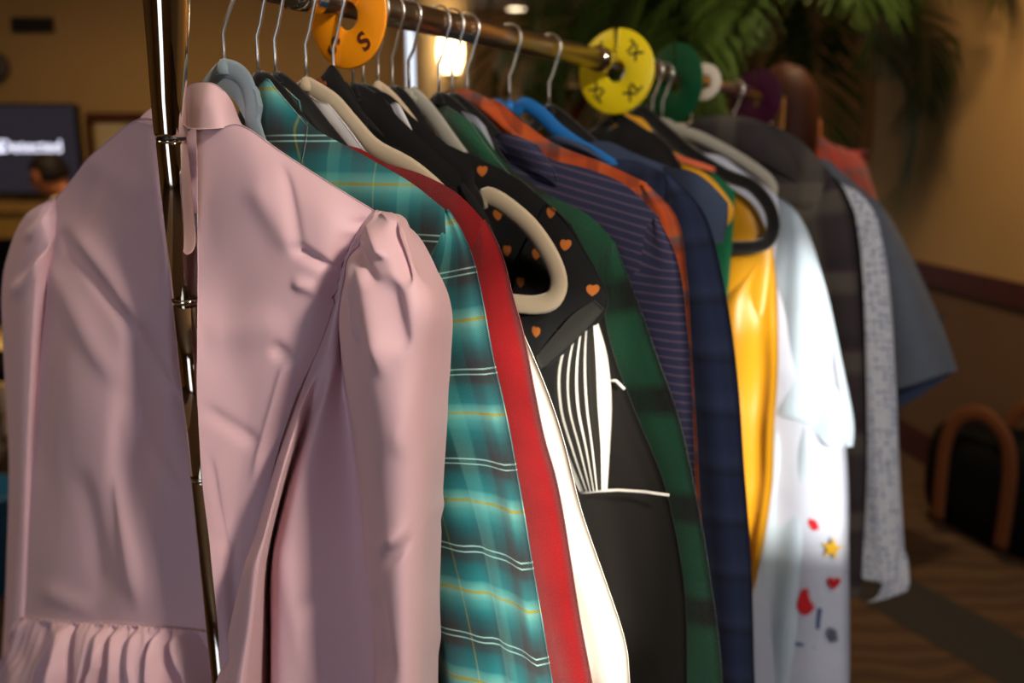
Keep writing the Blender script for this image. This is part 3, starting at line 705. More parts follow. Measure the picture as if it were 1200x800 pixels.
# telescopic post: lower tubes thinner, top tube flares into the joint with the rail
def on_post(px, py, n): return GP.P(px, py, n)
pA = on_post(200.5, 160, .060); pB = on_post(257, 745, .034)
d_ = (pB - pA) / (pB.z - pA.z)
def post(z): return pA + d_ * (z - pA.z)
z350 = on_post(216, 350, .055).z; z560 = on_post(235, 560, .05).z
top = [(pA.z, .0131), (pA.z + .003, .0136), (pA.z + .03, .0141), (pA.z + .07, .0160), (pA.z + .11, .0182), (pA.z + .15, .0200), (pA.z + .19, .0205)]
jx = RP(TP)
tp = []
for z, r_ in top:
    p = post(z); k = sm(pA.z, pA.z + .12, z); p = p.lerp(Vector((jx.x, jx.y, z)), k); tp.append(p)
tube('post_upper', tp, [r_ for z, r_ in top], K['chromep'], rt, 40)
tube('post_ring', [post(pA.z + .001), post(pA.z - .004)], .0122, K['plasticb'], rt, 32)
tube('post_middle', [post(pA.z - .003), post(pA.z - .006), post(z350)], [.0122, .0128, .0128], K['chromep'], rt, 40)
tube('post_ring', [post(z350 + .001), post(z350 - .004)], .0130, K['chrome'], rt, 32)
tube('post_lower', [post(z350 - .002), post(z560)], .0121, K['chromep'], rt, 40)
tube('post_ring', [post(z560 + .001), post(z560 - .003)], .0124, K['chrome'], rt, 32)
tube('post_foot', [post(z560), post(.06)], .0115, K['chromep'], rt, 32)
pf = post(.06); fe = RP(TE - .012)
tube('post_far', [Vector((fe.x, fe.y, .06)), Vector((fe.x, fe.y, RZ))], .0125, K['chromep'], rt, 24)
tube('base_bar', [pf, Vector((fe.x, fe.y, .06))], .0125, K['chromep'], rt, 20)
for e_ in (pf, Vector((fe.x, fe.y, .06))):
    tube('foot_bar', [e_ - G_ * .26, e_ + G_ * .26], .0125, K['chromep'], rt, 20)
    for s in (-1, 1):
        c = e_ + G_ * s * .25; c.z = .03; lathe('caster', [(0, -.012), (.027, -.012), (.03, 0), (.027, .012), (0, .012)], c, G_, K['plasticb'], rt, 20)

# ------------------------------------------------------------------ size discs
def disc(px, cpx, cpy, rad, hole, mat, label, texts=(), yaw=0, slot=90, zs=1.0, tm='ink', lean=0, size=.018):
    """plastic size divider: ring with a central hole and an open slot, printed letters"""
    G = Plane(px, yaw); cs, cz = G.p(cpx, cpy); t = thing('size_divider', G.W(cs, cz), label, 'size marker', 'plastic size dividers on the rail')
    V = []; Fc = []; m = 72; prof = [(hole, -.0012), (hole, .0012), (hole + .0015, .0018), (rad - .0015, .0018), (rad, .0008), (rad, -.0008), (rad - .0015, -.0018), (hole + .0015, -.0018)]
    q = len(prof); gap = math.radians(3)
    for k in range(m + 1):
        a = math.radians(slot) + gap + (2 * PI - 2 * gap) * k / m
        for r_, h in prof: V.append(G.W(cs + r_ * math.cos(a), cz + r_ * math.sin(a) * zs, h))
    for k in range(m):
        for i in range(q): Fc.append((k * q + i, k * q + (i + 1) % q, (k + 1) * q + (i + 1) % q, (k + 1) * q + i))
    Fc += [tuple(range(q)), tuple(m * q + i for i in range(q - 1, -1, -1))]
    mesh_obj('divider_ring', V, Fc, K[mat], t)
    R3 = Matrix((G.g, Vector((0, 0, 1)), G.N)).transposed().to_4x4()
    for s, deg, rr in texts:
        a = math.radians(deg)
        M = Matrix.Translation(G.W(cs + rr * math.cos(a), cz + rr * math.sin(a), .0021)) @ R3 @ Matrix.Rotation(a + PI / 2, 4, 'Z')
        text_mesh('size_letter', s, size, K[tm], t, M, .0002, bold=.0007)
    return t
disc(392, 408, 19, .050, .0135, 'd_orange', 'orange round size divider printed S on the near end of the rail', (('S', -50, .034), ('S', -125, .034), ('S', 130, .030)), slot=40, tm='inkr', size=.026)
disc(716, 722, 84, .066, .0165, 'd_yellow', 'yellow round size divider in the middle of the rail', (('XL', 45, .044), ('XL', -45, .044), ('XL', -135, .044), ('XL', 135, .044)), slot=90, size=.026)
disc(787, 790, 98, .072, .0165, 'd_green', 'green round size divider behind the yellow one', (), yaw=-.42, slot=90)
disc(818, 825, 96, .035, .014, 'd_white', 'small white round divider between the green and purple ones', (), slot=-90)
disc(880, 886, 116, .066, .0165, 'd_purple', 'purple round size divider near the far end of the rail', (), yaw=-.25, slot=90)

# ================================================================== CLOTHES
# 1 mauve dress ----------------------------------------------------------------
hanger(265, 'v_grey', 'grey blue velvet hanger inside the mauve dress', loop=[GP.p(*q_) for q_ in ((264, 82), (277, 86), (288, 97), (294, 118), (298, 150), (318, 192), (370, 225), (395, 250), (385, 268), (350, 262), (200, 262), (120, 262), (100, 250), (120, 215), (180, 168), (222, 138), (236, 118), (246, 100), (256, 88))])
G = GP
hroot = [o for o in C.objects if o.name.startswith('clothes_hanger')][0]
_p = [(250, 97), (256, 88), (264, 80), (272, 79), (279, 86), (290, 94), (299, 106), (303, 124), (300, 144), (288, 142), (276, 120), (262, 106)]
D = thing('mauve_dress', G.O, 'dusty pink puff sleeved dress at the near end of the rail', 'dress')
def crease(x0, y0, x1, y1, wd, dp):
    dx, dy = x1 - x0, y1 - y0; L2 = dx * dx + dy * dy
    def f(x, y):
        t = ((x - x0) * dx + (y - y0) * dy) / L2
        if t < -.15 or t > 1.15: return 0
        d = ((x - x0) * dy - (y - y0) * dx) / math.sqrt(L2)
        return dp * math.exp(-(d / wd) ** 2) * sm(-.15, .2, t) * (1 - sm(.8, 1.15, t))
    return f
cl = [crease(75, 275, 165, 400, 8, -.006), crease(85, 265, 180, 385, 14, .006), crease(150, 370, 160, 520, 7, -.005), crease(165, 400, 225, 500, 6, -.004), crease(60, 310, 130, 440, 13, .005),
      crease(140, 560, 160, 700, 9, .006), crease(95, 560, 120, 690, 12, -.005), crease(150, 470, 230, 620, 8, -.004), crease(60, 430, 52, 560, 6, -.003), crease(50, 690, 110, 715, 10, .004), crease(90, 180, 170, 230, 20, .003), crease(115, 200, 90, 280, 12, -.003)]
def dl(u, v, x, y): return sum(f(x, y) for f in cl) + .0012 * noise.noise(Vector((x * .02, y * .012, 1)))
L_ = [[(65, 232, .002), (92, 200, .014), (125, 166, .022), (160, 140, .027), (190, 142, .028), (212, 152, -.004)],
      [(61, 262, .006), (95, 250, .022), (130, 236, .030), (165, 230, .032), (197, 228, .026), (214, 232, -.006)],
      [(56, 310, .008), (92, 312, .030), (128, 314, .036), (162, 315, .033), (200, 315, .026), (220, 315, -.006)],
      [(48, 390, .010), (86, 392, .038), (124, 394, .043), (160, 395, .036), (198, 395, .026), (226, 395, -.004)],
      [(41, 470, .010), (79, 472, .042), (120, 474, .044), (156, 475, .030), (196, 475, .028), (234, 475, .0)],
      [(34, 555, .010), (73, 558, .036), (116, 560, .044), (152, 561, .030), (194, 562, .030), (244, 563, .006)],
      [(28, 640, .010), (68, 645, .034), (112, 648, .036), (150, 650, .042), (194, 652, .030), (253, 654, .008)],
      [(22, 722, .008), (64, 727, .030), (110, 729, .032), (150, 731, .036), (198, 735, .030), (265, 741, .012)]]
loft('bodice_panel', G, L_, K['pink'], D, 90, 90, .0015, dl)
cR = [crease(330, 200, 352, 290, 7, -.004), crease(300, 215, 345, 290, 16, .004), crease(345, 290, 392, 318, 6, -.008), crease(345, 330, 392, 348, 7, .005), crease(318, 405, 345, 425, 7, -.005), crease(240, 480, 300, 520, 8, -.004), crease(245, 395, 330, 380, 22, .004), crease(245, 540, 262, 640, 5, -.003), crease(250, 630, 275, 650, 6, -.003), crease(340, 420, 300, 560, 8, .005)]
def dr(u, v, x, y): return sum(f(x, y) for f in cR) + .0012 * noise.noise(Vector((x * .02, y * .012, 5))) + .0018 * math.sin(y * .33) * sm(.82, 1, u) * (1 if 250 < y < 360 else .25)
R_ = [[(231, 152, .030), (256, 150, .034), (284, 147, .030), (332, 180, .024), (385, 214, .016), (438, 247, .004)],
      [(231, 200, .034), (262, 205, .040), (300, 214, .042), (345, 235, .036), (388, 257, .028), (420, 275, .012)],
      [(231, 265, .042), (265, 272, .046), (305, 280, .046), (345, 290, .042), (380, 300, .034), (404, 303, .016)],
      [(231, 330, .058), (268, 338, .052), (305, 343, .050), (340, 345, .044), (370, 345, .034), (394, 342, .016)],
      [(231, 400, .074), (266, 405, .060), (300, 410, .052), (330, 411, .044), (356, 410, .034), (374, 405, .022)],
      [(232, 470, .078), (262, 475, .064), (290, 479, .052), (312, 480, .046), (331, 476, .038), (345, 470, .030)],
      [(235, 545, .078), (258, 549, .066), (280, 552, .054), (297, 551, .048), (311, 548, .042), (322, 545, .036)],
      [(243, 620, .072), (257, 624, .064), (272, 626, .054), (284, 625, .050), (296, 622, .046), (306, 620, .042)],
      [(253, 710, .068), (264, 712, .062), (275, 714, .054), (284, 713, .050), (292, 711, .046), (300, 709, .044)],
      [(262, 830, .064), (270, 832, .060), (279, 834, .054), (286, 833, .050), (293, 831, .046), (300, 829, .044)]]
loft('bodice_panel', G, R_, K['pink'], D, 80, 110, .0015, dr)
def gather(u, v, x, y):
    k = 1 - sm(0, .16, v)
    g = .0035 * k * (math.sin(u * 52) + .5 * math.sin(u * 91 + 1)) * sm(0, .02, v) * sm(.55, .66, u) + .0016 * math.sin(y * .42) * (1 - sm(.0, .12, u)) * sm(270, 285, y) * (1 - sm(350, 370, y))
    return g + sum(f(x, y) for f in cS)
cS = [crease(455, 260, 475, 330, 7, -.013), crease(475, 262, 505, 330, 9, .008), crease(435, 262, 450, 300, 5, .008), crease(418, 285, 440, 330, 5, -.008), crease(412, 300, 420, 400, 6, .006), crease(455, 330, 470, 410, 12, -.007), crease(425, 300, 447, 430, 10, .008), crease(510, 440, 470, 530, 20, .004), crease(520, 590, 450, 660, 9, -.006), crease(450, 640, 520, 600, 10, .005), crease(440, 700, 455, 790, 8, -.006), crease(500, 690, 512, 760, 8, -.004),
      crease(300, 640, 270, 760, 7, .006), crease(268, 690, 262, 790, 5, -.006), crease(330, 640, 360, 790, 12, .003)]
S_ = [[(437, 246, .002), (438, 246, .006), (439, 246, .008), (441, 246, .010), (443, 247, .010), (445, 247, .012), (450, 248, .012), (456, 249, .008), (462, 251, .0)],
      [(416, 277, .012), (418, 275, .018), (421, 274, .018), (424, 272, .020), (427, 270, .022), (432, 267, .036), (452, 259, .046), (472, 261, .034), (488, 271, .0)],
      [(399, 320, .014), (400, 319, .018), (402, 318, .018), (405, 317, .020), (408, 315, .018), (413, 312, .050), (450, 303, .064), (484, 303, .048), (511, 314, .0)],
      [(388, 370, .016), (390, 370, .020), (393, 370, .020), (396, 370, .018), (399, 370, .012), (402, 369, .054), (456, 360, .074), (502, 358, .056), (528, 362, .0)],
      [(364, 430, .024), (370, 431, .028), (378, 431, .027), (390, 431, .022), (401, 431, .008), (405, 430, .058), (440, 428, .080), (490, 425, .062), (527, 422, .0)],
      [(338, 500, .036), (346, 500, .054), (356, 500, .030), (371, 500, .036), (411, 500, .006), (415, 500, .054), (448, 500, .080), (490, 498, .062), (523, 495, .0)],
      [(312, 580, .048), (323, 580, .072), (332, 580, .018), (348, 580, .046), (420, 580, .004), (424, 580, .054), (454, 580, .076), (492, 578, .058), (518, 575, .0)],
      [(290, 660, .058), (304, 660, .084), (316, 660, .012), (332, 660, .048), (427, 660, .004), (431, 660, .054), (460, 660, .076), (492, 660, .056), (515, 660, .0)],
      [(270, 740, .062), (293, 740, .088), (315, 740, .008), (330, 740, .048), (433, 740, .004), (437, 740, .056), (464, 740, .076), (492, 740, .056), (513, 740, .0)],
      [(248, 820, .066), (282, 820, .092), (316, 820, .006), (329, 820, .048), (437, 820, .004), (441, 820, .056), (466, 820, .076), (492, 820, .056), (512, 820, .0)],
      [(225, 930, .066), (272, 930, .092), (316, 930, .006), (330, 930, .048), (441, 930, .004), (445, 930, .056), (468, 930, .076), (494, 930, .056), (512, 930, .0)]]
loft('puff_sleeve', G, S_, K['pink'], D, 180, 170, .0015, gather)
SL = [[(68, 234, .0), (66, 233, .004), (64, 233, .004), (62, 234, .002)][::-1],
      [(30, 252, -.012), (42, 248, .010), (54, 250, .014), (66, 256, .008)],
      [(12, 288, -.020), (30, 288, .014), (48, 286, .024), (63, 284, .010)],
      [(2, 338, -.022), (20, 338, .014), (40, 334, .026), (58, 325, .010)],
      [(4, 420, -.022), (20, 420, .016), (36, 416, .024), (48, 410, .010)],
      [(10, 540, -.022), (20, 540, .012), (30, 540, .020), (40, 540, .010)],
      [(8, 640, -.022), (17, 640, .010), (26, 640, .018), (36, 640, .010)],
      [(4, 740, -.022), (12, 740, .010), (22, 740, .016), (32, 740, .008)],
      [(-6, 880, -.022), (6, 880, .010), (18, 880, .016), (30, 880, .008)]]
cL = [crease(20, 330, 62, 268, 6, -.006), crease(14, 345, 50, 300, 7, .005), crease(30, 280, 60, 250, 5, .004)]
loft('puff_sleeve', G, SL, K['pink'], D, 40, 90, .0015, lambda u, v, x, y: sum(f(x, y) for f in cL) + .003 * (1 - sm(0, .2, v)) * math.sin(u * 30))
# skirt below the waist seam, gathered
def ruffle(u, v, x, y):
    k = sm(0, .10, v); q = u * .95 + .03 * math.sin(v * 5 + u * 9) + .05 * noise.noise(Vector((u * 6, v * 2, 3))); k *= .75 + .9 * noise.noise(Vector((u * 9, v, 8)))
    return (.011 + .012 * v) * k * (math.sin(q * 62 + .9 * math.sin(q * 17)) + .5 * math.sin(q * 119 + 2 + 1.5 * v)) + .0016 * math.sin(u * 230) * (1 - k * .8)
K_ = [[(20, 723, .014), (64, 728, .033), (110, 730, .035), (150, 732, .038), (198, 736, .033), (265, 742, .014)],
      [(8, 760, .010), (56, 764, .044), (106, 766, .052), (150, 768, .052), (202, 770, .042), (266, 772, .010)],
      [(-16, 815, .006), (44, 820, .050), (102, 824, .060), (152, 826, .060), (208, 828, .046), (270, 830, .008)],
      [(-60, 1000, .004), (20, 1005, .06), (90, 1010, .07), (150, 1012, .07), (220, 1014, .05), (300, 1016, .008)],
      [(-100, 1300, .004), (0, 1305, .07), (84, 1310, .08), (150, 1312, .08), (230, 1314, .06), (340, 1316, .008)]]
loft('gathered_skirt', G, K_, K['pink'], D, 240, 90, .0015, ruffle)
CO = [[(214, 110, -.004), (224, 98, .012), (243, 96, .022), (258, 104, .020), (270, 119, .012), (279, 142, -.002)],
      [(212, 128, .010), (226, 124, .026), (244, 122, .034), (259, 127, .030), (272, 136, .018), (282, 146, .004)],
      [(212, 150, .020), (230, 151, .034), (246, 151, .040), (260, 150, .036), (272, 148, .024), (285, 147, .006)]]
loft('collar', G, CO, K['pink'], D, 40, 24, .002)
CO2 = [[(163, 139, .018), (172, 130, .022), (182, 124, .022), (196, 118, .012)], [(161, 141, .026), (175, 141, .030), (190, 140, .028), (206, 140, .014)], [(160, 142, .028), (176, 146, .032), (190, 148, .030), (210, 150, .016)]]
loft('collar', G, CO2, K['pink'], D, 20, 14, .002)
def flat_shape(name, G, pts, n, th, mat, parent):
    P = [G.p(x, y, n) for x, y in pts]; m = len(P); V = [G.W(a, z, n) for a, z in P] + [G.W(a, z, n - th) for a, z in P]
    return mesh_obj(name, V, [tuple(range(m))[::-1], tuple(range(m, 2 * m))] + [(i, (i + 1) % m, m + (i + 1) % m, m + i) for i in range(m)], K[mat], parent, smooth=False)
flat_shape('hanger_shoulder', G, _p, .002, .005, 'v_grey', hroot)
# the far layer of the dress
bt = [G.p(x, y, -.012) for x, y in ((66, 234), (125, 170), (165, 145), (215, 150), (280, 150), (350, 195), (432, 250))]
sheet('back_panel', G, lambda u, v: (cr(bt, u)[0] * (1 - v * .1) - .01, cr(bt, u)[1] + (-1.0 - cr(bt, u)[1]) * v), .002, 40, 40, K['pink'], D, -.014, amp=.003)

SH = 'shirts on the rail'
# 2 teal plaid shirt -----------------------------------------------------------
hanger(297, 'v_black', 'black velvet hanger inside the teal plaid shirt')
G2, r2 = garment('plaid_shirt', 'teal and charcoal plaid shirt hanging right behind the mauve dress', 'shirt', 297,
    [(338, 130), (375, 155), (430, 185), (480, 213), (524, 245), (541, 272), (556, 307), (568, 352), (581, 417), (592, 465), (608, 540), (631, 667), (653, 797), (672, 930)], 4, 'teal', SH, T=.008, sw=(.02, .15, .13), hem=-.75, bw=.27, sT=.011, sleeve_n=.006, cen=-.02,
    sl_disp=lambda u, v, s, z: -.008 * math.exp(-((u - .62) / .07) ** 2) * sm(.35, .6, v))
collar_leaf(G2, r2, [[(300, 106, .002), (306, 97, .010), (313, 92, .014), (322, 103, .014), (338, 122, .012), (360, 148, .008)], [(297, 130, .006), (306, 130, .017), (318, 132, .020), (330, 142, .020), (345, 154, .016), (358, 166, .010)], [(295, 152, .004), (306, 162, .015), (318, 170, .018), (330, 178, .018), (342, 186, .014), (353, 192, .010)]], 'teal')
collar_leaf(G2, r2, [[(300, 106, -.006), (318, 93, -.014), (350, 118, -.012)], [(300, 130, -.008), (325, 125, -.016), (356, 150, -.012)], [(300, 150, -.006), (330, 155, -.012), (360, 170, -.008)]], 'teal')
# 3 red knit ---------------------------------------------------------------------
hanger(318, 'v_black', 'black velvet hanger inside the dark red knit top')
garment('knit_jumper', 'dark red fuzzy knit jumper between the teal plaid shirt and the cream shirt', 'jumper', 318,
    [(400, 170), (447, 190), (492, 204), (537, 226), (567, 257), (588, 300), (602, 345), (617, 392), (632, 460), (643, 515), (654, 560), (669, 647), (682, 722), (696, 800), (716, 930)], 4, 'red', SH, T=.008, sw=(.02, .15, .13), hem=-.7, bw=.26, sleeve_n=.004, cen=-.02)
# 4 white / cream shirt on the beige hanger
hanger(355, 'v_beige', 'beige velvet hanger with a bare shoulder inside the cream shirt', prof=[(372, 112), (392, 122), (412, 145), (440, 175), (478, 196), (510, 222), (545, 262), (570, 305)])
G4, r4 = garment('cream_shirt', 'cream white shirt showing as a narrow strip beside the red jumper', 'shirt', 355,
    [(425, 190), (470, 222), (520, 255), (560, 300), (598, 355), (616, 395), (643, 463), (663, 522), (681, 590), (693, 628), (712, 683), (735, 751), (741, 800), (752, 930)], 3, 'cream', SH, T=.006, sw=(.02, .13, .12), hem=-.75, bw=.25, sleeve_n=.004, cen=-.01, sT=.007)
collar_leaf(G4, r4, [[(362, 112, .004), (372, 118, .008), (384, 122, .008)], [(366, 140, .006), (385, 143, .011), (404, 146, .010)], [(388, 168, .004), (410, 174, .010), (432, 184, .008)]], 'white')

# 5 black garments
hanger(388, 'v_black', 'black velvet hanger whose hook crosses the orange divider')
G5, r5 = garment('black_blouse', 'black top with a small heart cut out in its raised collar', 'blouse', 388,
    [(420, 150), (450, 165), (500, 190), (545, 215), (575, 260), (590, 330), (605, 420), (620, 520), (640, 700), (650, 900)], 3, 'blackfab', SH, T=.006, sw=(.02, .10, .09), hem=-.75, bw=.2, sleeve_n=.0, cen=-.01, sT=.006)
collar_leaf(G5, r5, [[(378, 88, .004), (388, 76, .010), (396, 84, .008), (404, 98, .004)], [(368, 96, .006), (385, 96, .013), (402, 106, .012), (420, 125, .006)], [(362, 104, .004), (392, 122, .014), (420, 138, .012), (450, 160, .006)]], 'blackfab')
def flat_shape(name, G, pts, n, th, mat, parent):
    P = [G.p(x, y, n) for x, y in pts]; m = len(P); V = [G.W(a, z, n) for a, z in P] + [G.W(a, z, n - th) for a, z in P]
    return mesh_obj(name, V, [tuple(range(m))[::-1], tuple(range(m, 2 * m))] + [(i, (i + 1) % m, m + (i + 1) % m, m + i) for i in range(m)], K[mat], parent, smooth=False)
K['heart_or'] = plain('burnt_orange_print', '#8A4420', .8)
flat_shape('printed_heart', G5, [(370, 93), (374, 90), (377, 95), (381, 95), (382, 100), (378, 105), (371, 106), (369, 100)], .0165, .001, 'heart_or', r5)
hanger(411, 'v_black', 'black velvet hanger just behind the orange divider')
G5b, r5b = garment('black_blouse', 'plain black sleeveless top behind the black collar with the heart', 'top', 411,
    [(440, 108), (470, 140), (510, 175), (540, 205), (560, 250), (570, 330), (580, 500)], 3, 'blackfab', SH, T=.007, sleeve=False, hem=-.65, bw=.2, cen=-.01)
hanger(423, 'v_black', 'black velvet hanger second from the orange divider')
G5c, r5c = garment('black_singlet', 'black top with a white inner neckline edge, beside the pale hanger neck', 'top', 423,
    [(450, 108), (480, 135), (520, 165), (555, 200), (575, 250), (585, 350)], 3, 'blackfab', SH, T=.007, sleeve=False, hem=-.65, bw=.2, cen=-.01)
collar_leaf(G5c, r5c, [[(458, 122, .010), (463, 120, .012), (468, 124, .012)], [(466, 140, .012), (472, 138, .013), (477, 142, .012)], [(476, 156, .010), (480, 154, .011), (484, 157, .010)]], 'white', 'neck_edge')
# beige hanger with bare looped end
Gb = Plane(440)
rp = [Gb.p(x, y, 0) for x, y in ((444, 106), (462, 122), (490, 158), (520, 196), (541, 216), (560, 236), (572, 230), (592, 240), (622, 266), (645, 300), (655, 330), (648, 350), (630, 357), (606, 356), (560, 350))]
c0 = rp[0][0]; rz = rp[-1][1]
lp = rp + [(c0, rz)] + [(2 * c0 - a, z) for a, z in rp[:0:-1]]
hanger(440, 'v_beige', 'beige velvet hanger with a notched shoulder and bare looped end over the heart print blouse', loop=lp)
G5d, r5d = garment('black_camisole', 'black strappy top hanging from the notch of the beige hanger', 'top', 440,
    [(475, 190), (490, 184), (520, 194), (536, 210), (530, 260), (560, 500)], 3, 'blackfab', SH, T=.006, sleeve=False, hem=-.7, bw=.15, cen=0, n0=.004)
collar_leaf(G5d, r5d, [[(474, 193, .008), (490, 184, .014), (515, 190, .014), (537, 206, .010)], [(478, 200, .014), (495, 198, .018), (515, 204, .018), (534, 216, .012)], [(484, 206, .008), (500, 212, .014), (518, 218, .014), (530, 224, .010)]], 'blackfab', 'shoulder_strap')
# 6 hearts blouse short sleeved
hanger(458, 'v_black', 'black velvet hanger inside the heart print blouse')
G6, r6 = garment('heart_print_blouse', 'black short sleeved blouse scattered with orange hearts', 'blouse', 458,
    [(505, 165), (560, 186), (605, 210), (650, 245), (684, 290), (712, 345)], 3, 'hearts', SH, T=.006, sleeve=False, hem=-.62, bw=.25, cen=-.02, n0=-.004)
sl6 = [[(640, 238, .0), (655, 250, .004), (668, 266, .004), (680, 285, .002), (696, 312, .0), (713, 345, -.004)],
       [(610, 300, .004), (628, 310, .010), (648, 322, .014), (668, 335, .012), (690, 348, .006), (710, 362, -.002)],
       [(600, 360, .004), (618, 368, .012), (636, 374, .018), (656, 376, .014), (676, 378, .008), (696, 384, -.002)],
       [(600, 420, .004), (612, 425, .012), (626, 428, .016), (640, 430, .012), (654, 420, .006), (668, 408, -.002)]]
loft('sleeve', G6, sl6, K['hearts'], r6, 40, 30, .0012)
loft('sleeve_lining', G6, [[(628, 418, .018), (650, 392, .020), (672, 368, .018), (696, 352, .010)], [(630, 424, .020), (654, 402, .022), (678, 380, .020), (702, 357, .012)], [(634, 432, .018), (660, 410, .020), (684, 388, .018), (708, 362, .010)]][::-1], K['charcoal'], r6, 16, 10, .001)
# 7 striped jacket ----------------------------------------------------------------
hanger(478, 'v_speck', 'speckled grey velvet hanger left of the green collar')
G7, r7 = garment('striped_jacket', 'black jersey jacket with a white striped front panel and white piping', 'jacket', 478,
    [(540, 178), (580, 200), (622, 224), (668, 262), (700, 325), (718, 400), (746, 480), (783, 575), (802, 680), (806, 800), (806, 930)], 3, 'jersey', SH, T=.008, sw=(.02, .15, .14), hem=-.8, bw=.26, cen=-.02)
sp7 = [[(668, 378, .024), (674, 371, .026), (682, 366, .027), (688, 362, .027), (694, 366, .027), (700, 378, .026)],
       [(640, 432, .024), (655, 428, .030), (670, 425, .032), (684, 422, .032), (698, 420, .030), (711, 418, .026)],
       [(641, 480, .026), (656, 478, .032), (670, 476, .034), (686, 474, .034), (700, 472, .032), (716, 470, .028)],
       [(658, 530, .026), (670, 528, .032), (682, 527, .034), (693, 526, .034), (704, 525, .032), (714, 524, .028)],
       [(680, 577, .026), (687, 576, .032), (693, 576, .034), (699, 575, .034), (705, 574, .032), (711, 573, .028)]]
o7 = loft('striped_panel', G7, sp7, K['stripe_panel'], r7, 40, 40, .0015)
uvd = o7.data.uv_layers[0].data; me7 = o7.data; nn = 41
for lp_ in me7.loops:
    vi = lp_.vertex_index % (41 * 41); uvd[lp_.index].uv = ((vi % 41) / 40 * .999, (vi // 41) / 40 * .2)
K['piping'] = plain('white_piping', '#E8E4DC', .7)
tube('piping', [G7.P(x, y, .026) for x, y in ((678, 578), (700, 575), (725, 574), (755, 576), (784, 580))], .0016, K['piping'], r7, 8)
tube('piping', [G7.P(x, y, .022) for x, y in ((712, 446), (722, 446), (732, 456))], .0016, K['piping'], r7, 8)
loft('stripe_tag', G7, [[(600, 205, .012), (612, 212, .013), (624, 222, .012)], [(604, 211, .013), (616, 218, .014), (628, 229, .013)]], K['stripe_panel'], r7, 8, 4)
# 8 green fleece ------------------------------------------------------------------
hanger(513, 'v_black', 'black hanger inside the green and black fleece')
G8, r8 = garment('green_fleece', 'green and black checked fleece shirt beside the striped jacket', 'shirt', 513,
    [(548, 140), (590, 190), (640, 225), (690, 252), (722, 285), (752, 360), (776, 430), (800, 500), (820, 590), (834, 680), (848, 800), (855, 930)], 4, 'green', SH, T=.010, sw=(.02, .16, .14), hem=-.85, bw=.28, cen=-.02)
collar_leaf(G8, r8, [[(510, 130, .004), (520, 124, .012), (532, 130, .014), (550, 142, .010)], [(512, 155, .008), (528, 150, .018), (548, 158, .020), (575, 178, .012)], [(530, 185, .006), (550, 185, .014), (572, 194, .016), (604, 212, .010)]], 'green')
collar_leaf(G8, r8, [[(540, 130, -.006), (556, 136, -.004), (568, 148, -.006)], [(556, 150, -.004), (566, 156, -.002), (576, 168, -.004)], [(566, 168, -.004), (574, 174, -.002), (582, 186, -.004)]], 'teeshirt')
# 9 orange plaid (peeks over the pinstripe) ----------------------------------------
hanger(547, 'v_black', 'black hanger inside the rust orange shirt')
G10, r10 = garment('rust_plaid_shirt', 'rust orange plaid shirt showing as a thin edge behind the pinstriped shirt', 'shirt', 547,
    [(575, 115), (610, 140), (650, 168), (705, 190), (758, 215), (794, 255), (806, 320), (813, 420), (819, 520), (826, 640), (832, 800), (835, 930)], 4, 'orange', SH, T=.008, sw=(.02, .14, .12), hem=-.9, bw=.28, cen=-.02)
collar_leaf(G10, r10, [[(512, 118, .0), (522, 107, .010), (545, 104, .014), (566, 112, .012), (584, 124, .006)], [(525, 118, .008), (540, 116, .016), (560, 122, .018), (580, 135, .016), (602, 152, .010)], [(548, 132, .004), (562, 132, .012), (580, 142, .016), (602, 158, .014), (632, 175, .006)]], 'orange')
# 10 pinstripe ---------------------------------------------------------------------
hanger(529, 'v_black', 'black hanger inside the purple and navy pinstriped shirt')
G9, r9 = garment('pinstripe_shirt', 'navy shirt with thin purple pinstripes between the green fleece and rust shirt', 'shirt', 529,
    [(600, 168), (650, 188), (690, 198), (735, 218), (772, 255), (796, 310), (808, 400), (814, 500), (818, 590), (824, 700), (828, 800), (832, 930)], 4, 'purple', SH, T=.010, sw=(.02, .15, .12), hem=-.85, bw=.28, cen=-.02, n0=-.002)
collar_leaf(G9, r9, [[(577, 160, .006), (590, 156, .014), (608, 160, .016), (630, 170, .010)], [(590, 176, .010), (606, 174, .018), (626, 180, .018), (648, 198, .012)], [(606, 196, .006), (622, 200, .012), (636, 206, .014), (654, 216, .010)]], 'purple')
# 11 navy plaid on blue hanger -------------------------------------------------------
hanger(597, 'v_blue', 'bright blue plastic hanger on the middle of the rail', prof=[(614, 122), (634, 134), (652, 152), (676, 170), (700, 184), (740, 210), (775, 235)])
G11, r11 = garment('navy_plaid_shirt', 'navy blue plaid shirt on the bright blue hanger', 'shirt', 597,
    [(655, 165), (700, 185), (745, 188), (785, 205), (826, 250), (846, 320), (862, 420), (873, 540), (880, 660), (886, 800), (890, 930)], 3, 'navy', SH, T=.012, sw=(.02, .16, .13), hem=-1.0, bw=.29, cen=-.02)
collar_leaf(G11, r11, [[(630, 163, .006), (645, 158, .014), (665, 162, .014), (690, 172, .008)], [(650, 172, .010), (668, 170, .018), (690, 178, .018), (712, 190, .010)], [(680, 185, .006), (695, 186, .012), (715, 192, .014), (735, 202, .008)]], 'denim')
